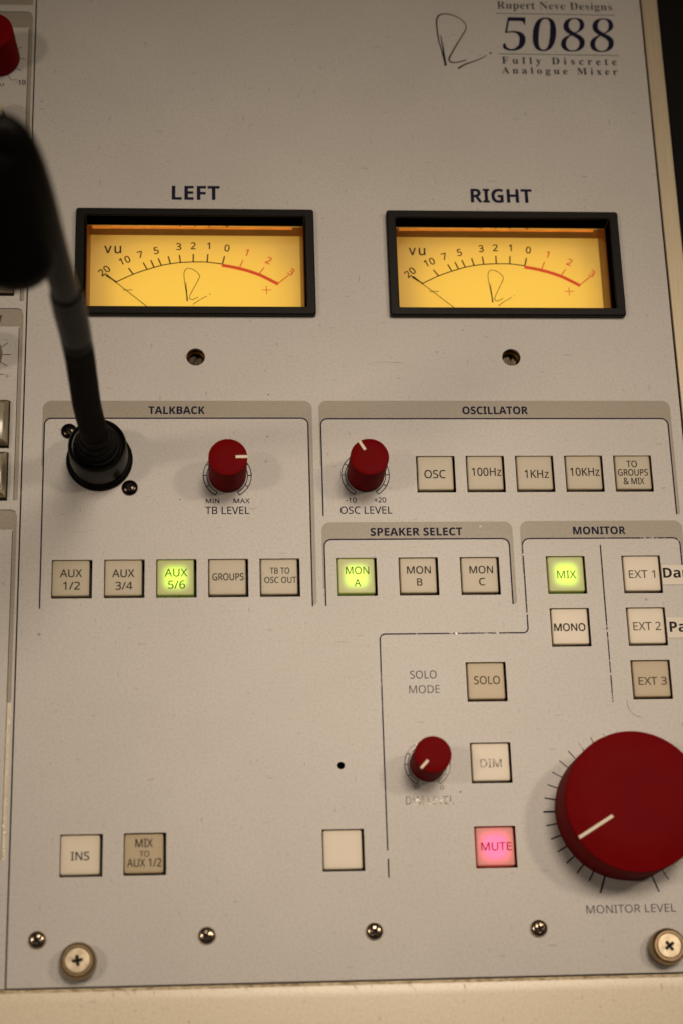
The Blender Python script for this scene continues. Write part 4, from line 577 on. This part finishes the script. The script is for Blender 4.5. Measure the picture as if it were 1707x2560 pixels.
# ------------------------------------------------------------------ rotary knobs
def knob(x, y, r, h, ang, r_in, label, wline=1.25, rbase=None, washer=True, group='small red rotary knobs', cap='knob_red', round_in=False):
    t_ = thing('rotary_knob', x, y, 0, label, 'knob', group)
    rb = rbase or r
    z0 = 1.3 if washer else .15
    b = .35 if r < 15 else .8
    link('knob_body', soften(lathe([(rb - .3, z0), (rb, z0 + .3), (r, h - b), (r - b * .3, h - b * .3), (r - b, h), (r * .5, h), (0, h)], 128), 35), cap, t_)
    if washer: link('washer', soften(lathe([(r * .99, .06), (r * .99, 1.0), (r * .9, 1.3), (0, 1.3)], 96), 30), 'washer_grey', t_)
    a = math.radians(ang)
    m = rbox(r_in, r - (.05 if r < 15 else .5), -wline / 2, wline / 2, h - .05, h + .06, 0)
    m.transform(Matrix.Rotation(a, 4, 'Z')); link('pointer_line', m, 'chalk_white', t_)
    if r < 15 and cap == 'knob_red':
        m = rbox(r - .06, r + .06, -wline / 2, wline / 2, h - 1.6, h - .25, 0)
        m.transform(Matrix.Rotation(a, 4, 'Z')); link('pointer_line', m, 'chalk_white', t_)
    return t_
K1 = (9.4, 267.2); K2 = (69.0, 267.2); K3 = (90.3, 140.0); K4 = (170.4, 119.3)
knob(*K1, 8.2, 22, 1, 3.3, 'small red knob above TB LEVEL, pointer turned to the right')
knob(*K2, 8.2, 22, 120.5, 3.6, 'small red knob above OSC LEVEL, pointer turned up')
knob(*K3, 7.45, 20, 227, 3.2, 'small red knob above the rubbed off DIM LEVEL lettering', 1.15)
knob(*K4, 28.4, 23.5, 210.5, 11.4, 'large red knob with long cream pointer above MONITOR LEVEL', 1.3, 28.4, False, 'large monitor knob')
def dial_ring(cx, cy, ro, ri, parent, m='ink_navy', a0=-60, a1=240, skip=()):
    P = [stroke(arc(cx, cy, ro, a0, a1, 60), .40, INK), stroke(arc(cx, cy, ri, a0, a1, 60), .40, INK)]
    for k_ in range(11):
        a = math.radians(a0 + 30 * k_); P.append(stroke([(cx + ri * math.cos(a), cy + ri * math.sin(a)), (cx + (ro + .1) * math.cos(a), cy + (ro + .1) * math.sin(a))], .40, INK * 1.5))
    link('scale_ring', join(P), m, parent)
dial_ring(9.35, 267.0, 10.35, 8.75, panel); dial_ring(69.0, 267.1, 10.35, 8.75, panel)
P = lambda a0, a1, m: None
for a0, a1, m in ((150, 240, 'ink_navy'), (-60, 150, 'ink_rubbed')):
    Q = [stroke(arc(90.3, 139.95, 9.5, a0, a1, 40), .30, INK), stroke(arc(90.3, 139.95, 8.0, a0, a1, 40), .30, INK)]
    for k_ in range(int((a1 - a0) / 30) + (1 if a0 < 0 else 1)):
        a = math.radians(a0 + 30 * k_); Q.append(stroke([(90.3 + 8 * math.cos(a), 139.95 + 8 * math.sin(a)), (90.3 + 9.6 * math.cos(a), 139.95 + 9.6 * math.sin(a))], .32, INK * 1.5))
    link('scale_ring', join(Q), m, panel)
for k_ in range(33):
    a_ = 290 - 10 * k_ if False else 250 - 10 * k_
    if a_ < -70: break
    A_ = math.radians(a_); lng = a_ in (250, 180, 90, 0, -70)
    ro = 35.4 if a_ in (250, -70) else (33.2 if lng else 32.8)
    m = 'ink_navy' if (170 <= a_ or a_ < -55) else ('ink_line_worn' if a_ >= 160 else ('ink_worn' if a_ > 120 else 'ink_rubbed'))
    wd = .80 if a_ in (250, 180) else (.62 if a_ == -70 else (.64 if a_ >= 170 else (.5 if a_ > 0 else .42)))
    link('scale_tick', join([stroke([(170.4 + 27.6 * math.cos(A_), 119.4 + 27.6 * math.sin(A_)), (170.4 + ro * math.cos(A_), 119.4 + ro * math.sin(A_))], wd, INK)]), m, panel)

# ------------------------------------------------------------------ recessed trimmers under the meters
for i, (x, y) in enumerate(POTS):
    lab = ('recessed adjuster hole under the LEFT meter', 'recessed adjuster hole under the RIGHT meter')[i]
    if i == 0:
        t_ = thing('meter_adjuster', x, y, 0, lab, 'adjuster', 'recessed adjusters under the meters'); pot0 = t_
        link('collar', soften(lathe([(4.6, -1.7), (4.25, -1.8), (4.2, -4.2), (3.7, -4.6), (3.6, -6.4)], 48)), 'brass', t_)
        def slot(r, a):
            yy = abs(r * math.sin(a - 1.25)); return -1.1 if yy < .55 and r < 3.2 else 0
        link('slotted_shaft', soften(lathe([(3.62, -12), (3.62, -6.2), (3.3, -5.7)] + [(3.2 - .2 * k_, -5.6) for k_ in range(17)], 72, slot), 40), 'black_oxide', t_)
    else: dup(pot0, x, y, lab)

# ------------------------------------------------------------------ screws
def cross_fn(arm, half, depth, rot=.2):
    def g(r, a):
        X = abs(r * math.cos(a - rot)); Y = abs(r * math.sin(a - rot))
        if (X < half and Y < arm) or (Y < half and X < arm): return -depth
        return 0
    return g
def pan_head(R_, h, fn):
    prof = [(R_, .05), (R_, .5)]
    n = 26
    for k_ in range(n + 1):
        u = 1 - k_ / n; prof.append((R_ * u * .995, .5 + (h - .5) * math.sqrt(max(0, 1 - u ** 2.6))))
    return soften(lathe(prof, 96, lambda r, a: fn(r, a) if r < R_ * .7 else 0), 40)
def cross_shade(arm, half, z, rot):  # dark cross sheet set inside the recess to paint its shade
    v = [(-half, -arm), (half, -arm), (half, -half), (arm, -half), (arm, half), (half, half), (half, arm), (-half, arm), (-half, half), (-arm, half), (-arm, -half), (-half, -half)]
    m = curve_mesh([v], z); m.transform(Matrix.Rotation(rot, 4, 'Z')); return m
scr = None
SCREWS = [(-66.8, 72.6, 'nickel cross head screw at the lower left, above the thumbscrew', .3), (-.3, 72.8, 'nickel cross head screw below the MIX TO AUX 1/2 button, second from the left', 1.0),
          (66.0, 73.0, 'nickel cross head screw below the blank white button', .7), (132.2, 72.7, 'nickel cross head screw left of the MONITOR LEVEL lettering', .1)]
hm = pan_head(3.5, 2.1, cross_fn(1.9, .5, 1.5))
for x, y, lab, rot in SCREWS:
    if scr is None:
        scr = thing('panel_screw', x, y, 0, lab, 'screw', 'nickel screws along the bottom of the panel'); link('screw_head', hm, 'dark_nickel', scr); link('recess_shade', cross_shade(1.75, .42, 1.45, .2), 'hole_dark', scr); r_ = scr
    else: r_ = dup(scr, x, y, lab)
    r_.rotation_euler.z = rot
hm2 = pan_head(3.45, 1.9, cross_fn(1.8, .5, 1.5)); scr = None
for x, y, lab, rot in ((-58.8, 287.6, 'black screw tucked behind the microphone base', .5), (-32.45, 261.4, 'black screw at the front of the microphone base', .2)):
    if scr is None:
        scr = thing('socket_screw', x, y, 0, lab, 'screw', 'black screws of the microphone base'); link('screw_head', hm2, 'black_oxide', scr); link('recess_shade', cross_shade(1.65, .42, 1.25, .2), 'hole_dark', scr); r_ = scr
    else: r_ = dup(scr, x, y, lab)
    r_.rotation_euler.z = rot
# thumbscrews
cf = cross_fn(2.1, .62, 2.4, .15)
prof = [(7.1, .05), (7.2, .4), (7.2, 5.6), (6.9, 6.6), (6.2, 7.7), (5.9, 7.9), (5.2, 7.9), (5.05, 7.75), (4.95, 7.35), (4.75, 7.35), (4.65, 7.8), (4.5, 7.85)] + [(4.4 - .2 * k_, 7.85) for k_ in range(23)]
prof_d = [(4.8, 7.35)] + prof[10:]
tm = soften(lathe(prof[:10], 144), 32); td = soften(lathe(prof_d, 144, lambda r, a: cf(r, a) if r < 3 else (0.0)), 32)
tb = thing('thumbscrew', -50.4, 63.75, 0, 'brassy round thumbscrew at the lower left edge of the panel', 'thumbscrew', 'brassy thumbscrews')
link('screw_head', tm, 'thumb_rim', tb); link('screw_disc', td, 'thumb_nickel', tb); link('recess_shade', cross_shade(2.0, .52, 7.55, .15), 'hole_dark', tb)
r_ = dup(tb, 182.9, 64.0, 'brassy round thumbscrew under the MONITOR LEVEL lettering'); r_.rotation_euler.z = .5

# ------------------------------------------------------------------ gooseneck microphone
def tube(pts, radius, n=40, step=.5, ribs=None):
    """radius: function of arc length (mm) along a smooth centre line"""
    q = []
    for i in range(len(pts) - 1):
        p0 = Vector(pts[max(0, i - 1)]); p1 = Vector(pts[i]); p2 = Vector(pts[i + 1]); p3 = Vector(pts[min(len(pts) - 1, i + 2)])
        m_ = max(2, int((p2 - p1).length / step))
        for s_ in range(m_):
            u = s_ / m_
            q.append(.5 * (2 * p1 + (p2 - p0) * u + (2 * p0 - 5 * p1 + 4 * p2 - p3) * u * u + (3 * p1 - p0 - 3 * p2 + p3) * u ** 3))
    q.append(Vector(pts[-1])); L = 0; v, f = [], []
    ref = Vector((1, 0, 0)).orthogonal() if False else Vector((0, 1, 0))
    for i, c_ in enumerate(q):
        if i: L += (c_ - q[i - 1]).length
        t_ = (q[min(i + 1, len(q) - 1)] - q[max(i - 1, 0)]).normalized()
        a = (ref - t_ * ref.dot(t_)).normalized(); b = t_.cross(a); ref = a
        r = radius(L)
        for k_ in range(n):
            th = 2 * PI * k_ / n; v.append(tuple(c_ + (a * math.cos(th) + b * math.sin(th)) * r))
    for j in range(len(q) - 1):
        for k_ in range(n): f.append((j * n + k_, j * n + (k_ + 1) % n, (j + 1) * n + (k_ + 1) % n, (j + 1) * n + k_))
    f.append(tuple(range(n))[::-1]); f.append(tuple((len(q) - 1) * n + k_ for k_ in range(n)))
    return soften(mesh_from(v, f), 50)
mx_, my_ = -45.5, 274.2
mic = thing('gooseneck_microphone', mx_, my_, 0, 'black gooseneck talkback microphone rising out of focus from its round base', 'microphone')
link('base_flange', soften(lathe([(14.2, .04), (14.3, .5), (14.1, 1.6), (13.4, 2.2), (12.9, 2.4), (11.5, 2.4)], 96), 30), 'black_rubber', mic)
link('connector_cup', soften(lathe([(12.6, 2.3), (12.5, 3), (12.3, 17.2), (12.0, 17.8), (11.6, 18.0), (11.1, 17.6), (10.7, 16.6), (9.6, 16.4)], 96), 30), 'black_satin', mic)
link('strain_boot', soften(lathe([(9.9, 16.0), (9.9, 18.6), (9.5, 19.2), (8.6, 19.3), (8.5, 19.6), (8.5, 23.0), (8.1, 23.7), (7.5, 23.8), (7.4, 24.2), (7.3, 27.4), (6.9, 28.2), (6.3, 28.4), (6.2, 29), (6.1, 33), (5.6, 34), (5.2, 34.2)], 96), 30), 'black_rubber', mic)
def loc_(p): return (p[0] - mx_, p[1] - my_, p[2])
lower = [loc_(p) for p in ((-45.6, 274.2, 30), (-46.6, 274.3, 48), (-46.9, 273.8, 68), (-46.6, 274.2, 106), (-46.8, 273.6, 128))]
link('gooseneck', tube(lower, lambda L: 5.55 + .16 * math.cos(2 * PI * L / 1.8), step=.25), 'black_rubber', mic)
sl = [loc_(p) for p in ((-46.75, 274.0, 122), (-46.9, 274.0, 134), (-47.4, 274.6, 148), (-47.6, 275.0, 158))]
link('sleeve', tube(sl, lambda L: 5.7 + min(1, L / 26) * .35), 'mic_grey', mic)
link('sleeve_ring', tube([loc_((-47.6, 275.0, 157.4)), loc_((-47.75, 275.2, 160.0))], lambda L: 5.9), 'black_satin', mic)
up = [loc_(p) for p in ((-47.7, 275.2, 158), (-48.3, 274.2, 172), (-49.2, 274.4, 190), (-50.2, 275.6, 206), (-51.4, 278.2, 222), (-53.4, 281.6, 236), (-56.2, 284.6, 245), (-60.0, 285.8, 249), (-63.5, 286.2, 246), (-64.5, 286, 241))]
link('upper_tube', tube(up, lambda L: 4.85), 'mic_grey', mic)
hd = [loc_(p) for p in ((-63.0, 286.0, 246), (-62.6, 284.8, 238), (-62.2, 281, 226), (-61.6, 275.5, 212), (-60.8, 269.5, 199), (-60.4, 266.2, 191))]
link('capsule', tube(hd, lambda L: (10.6 + L * .05) * math.sqrt(max(.02, 1 - max(0, 1 - L / 9) ** 2)) if L < 30 else (12.1 + (L - 30) * .06) * math.sqrt(max(.02, 1 - max(0, (L - 49) / 11.5) ** 2))), 'black_rubber', mic)

# ------------------------------------------------------------------ neighbouring channel strip
def csection(yo, yi, yb, label, worn=False, top_line=True):
    xo1, xi1 = -79.85, -81.6
    outer = [(-165, yi)] + [(-165, yo)] + arc(xo1 - 3.2, yo - 3.2, 3.2, 90, 0, 8) + [(xo1, yb + .8), (xo1 - .5, yb)]
    inner = [(xi1 + .15, yb), (xi1 + .15, yi)]
    link('section_band', curve_mesh([outer + inner], INK), 'band_paint', cpanel)['label'] = label
    link('section_outline', join([stroke([(-165, yo + .2), (xo1 - 3.4, yo + .2)] + arc(xo1 - 3.2, yo - 3.1, 3.3, 88, 40, 5), .3, INK * 2)]), 'ink_logo', cpanel)
    link('section_outline', join([stroke([(xi1, yi - .6), (xi1, yb)], .26, INK * 2)]), 'ink_logo', cpanel)
csection(499.9, 491.5, 349.7, 'taupe band round the red equaliser knob')
csection(345.9, 337.4, 256.0, 'taupe band round the second control group')
csection(251.5, 242.9, 168, 'taupe band round the lowest control group')
t = NT('glint_strip'); v = t.coord(); n = t.noise(v, 900, 4, .7)
t.set(Base_Color=t.mix(n, (.45, .38, .26, 1), (.85, .78, .62, 1)), Metallic=t.ramp(n, [(.45, (0, 0, 0)), (.6, (.7, .7, .7))]), Roughness=.34); t.bump(n, 1.0, .0004)
link('worn_strip', mesh_from([(-81.75, 104, INK), (-80.3, 104, INK), (-79.85, 167.9, INK), (-81.45, 167.9, INK)], [(0, 1, 2, 3)]), 'glint_strip', cpanel)
link('section_outline', join([stroke([(-81.6, 167.9), (-81.85, 104)], .22, INK * 2)]), 'ink_line_worn', cpanel)
link('section_band', mesh_from([(-165, 504.0, INK), (-80.1, 504.0, INK), (-80.1, 530, INK), (-165, 530, INK)], [(0, 1, 2, 3)]), 'band_paint', cpanel)
k5 = knob(-95.5, 474.6, 9.2, 22.5, 150, 3.5, 'dark red tapered knob cut by the picture edge beside the -10 scale', 1.25, 10.2, False, 'knobs on the channel panel')
k6 = knob(-97.6, 323.9, 8.4, 16, 100, 3, 'taupe knob skirt beside the 0 scale on the channel panel', 1.2, 9.2, False, 'knobs on the channel panel', 'taupe_plastic')
k7 = knob(-98.3, 437.5, 7.6, 15, 90, 3, 'black knob with a cream top behind the microphone head', 1.2, 9.4, False, 'knobs on the channel panel', 'black_satin')
link('cream_cap', soften(lathe([(7.7, 14.2), (7.9, 15), (7.9, 19.0), (7.4, 19.7), (0, 19.7)], 64), 35), 'cream_plastic', k7)
for a, b in (((-86.65, 479.85), (-84.63, 480.9)), ((-85.9, 474.5), (-82.95, 474.5)), ((-87.12, 469.48), (-84.45, 468.01)), ((-89.24, 327.5), (-86.25, 329.34)), ((-88.56, 323.87), (-84.75, 323.87)), ((-89.61, 320.46), (-86.23, 318.38)), ((-95, 314.45), (-87.59, 314.45))):
    link('scale_tick', join([stroke([a, b], .3, INK)]), 'ink_logo', cpanel)
link('scale_tick', join([stroke([(-90.72, 465.75), (-89.07, 463.04), (-86.14, 463.09)], .3, INK)]), 'ink_logo', cpanel)
cb = None
for i, (x, y) in enumerate(CB):
    lab = ('upper silvery clear button at the edge beside the talkback title', 'lower silvery clear button level with the microphone base', 'silvery button half hidden under the microphone head')[i]
    if cb is None:
        cb = thing('clear_push_button', x, y, 0, lab, 'button', 'silvery buttons on the channel panel')
        link('socket', rbox(-10.3, 10.3, -10.9, 10.9, .03, .5), 'hole_dark', cb)
        link('bezel', soften(rbox(-9.9, 9.9, -10.2, 10.6, .5, 3.9, 1.5, 2, True), 20), 'chrome_button', cb)
        link('lens', soften(rbox(-8.0, 8.0, -8.4, 8.6, 3.8, 4.4, .3, 2, True), 30), 'clear_button', cb)
    else: dup(cb, x, y, lab)

# ------------------------------------------------------------------ armrest, side trim
bm = bmesh.new()
prof = [(53.75, -8), (53.75, -.9), (53.35, -.35), (52.4, -.1), (48, .0), (20, .2), (-30, -1), (-60, -6), (-70, -20)]
vs = []
for x in (-180, 226):
    vs.append([bm.verts.new((x * S, py * S, pz * S)) for py, pz in prof])
for i in range(len(prof) - 1): bm.faces.new((vs[0][i], vs[1][i], vs[1][i + 1], vs[0][i + 1]))
bm.faces.new(vs[0]); bm.faces.new(vs[1][::-1])
am = soften(bm_mesh(bm), 40)
arm = tag(link('padded_armrest', am, 'armrest_lacquer'), 'cream lacquered front edge below the panel with a scuffed upper lip', 'armrest')
t = NT('scuffed_lip'); v = t.coord(); mp = t.n('ShaderNodeMapping'); mp.inputs['Scale'].default_value = (.35, 1, 1); t.l(v, mp.inputs['Vector']); n = t.noise(mp.outputs[0], 700, 5, .75)
t.set(Base_Color=t.ramp(n, [(.36, (.12, .07, .03)), (.48, (.50, .38, .20)), (.62, (.74, .64, .44))]), Roughness=.5); t.bump(n, .6, .0003)
link('scuffed_lip', mesh_from([(-180, 53.55, -.30), (226, 53.55, -.30), (226, 52.45, -.04), (-180, 52.45, -.04)], [(3, 2, 1, 0)]), 'scuffed_lip', arm)
rnd = random.Random(3)
SC = [((-32.5, 52.6), (-31.2, 50.8)), ((-29, 52.5), (-28.2, 51)), ((14.5, 52.6), (16.2, 51.1)), ((57, 52.6), (58.5, 50.4)), ((79, 52.5), (81.8, 49.2)), ((-21, 52.3), (-21.2, 49.8)), ((101, 51.8), (101.2, 48.5)), ((180, 50), (180.1, 47))]
link('scratch_mark', join([stroke([a, ((a[0] + b[0]) / 2 + .2, (a[1] + b[1]) / 2), b], .28, .06, taper=lambda u: 1.2 - u) for a, b in SC]), 'ink_lip' if 0 else 'legend_pale', arm)
trim = tag(link('trim_strip', rbox(211.75, 219.6, 30, 560, -6, -.1, .35, 2), 'brushed_trim'), 'brushed champagne metal trim along the right side of the panel', 'trim')
cheek = tag(link('side_cheek', rbox(220.1, 330, 20, 570, -60, -3, .6, 2), 'charcoal_wood'), 'black side of the console beyond the metal trim', 'side panel')
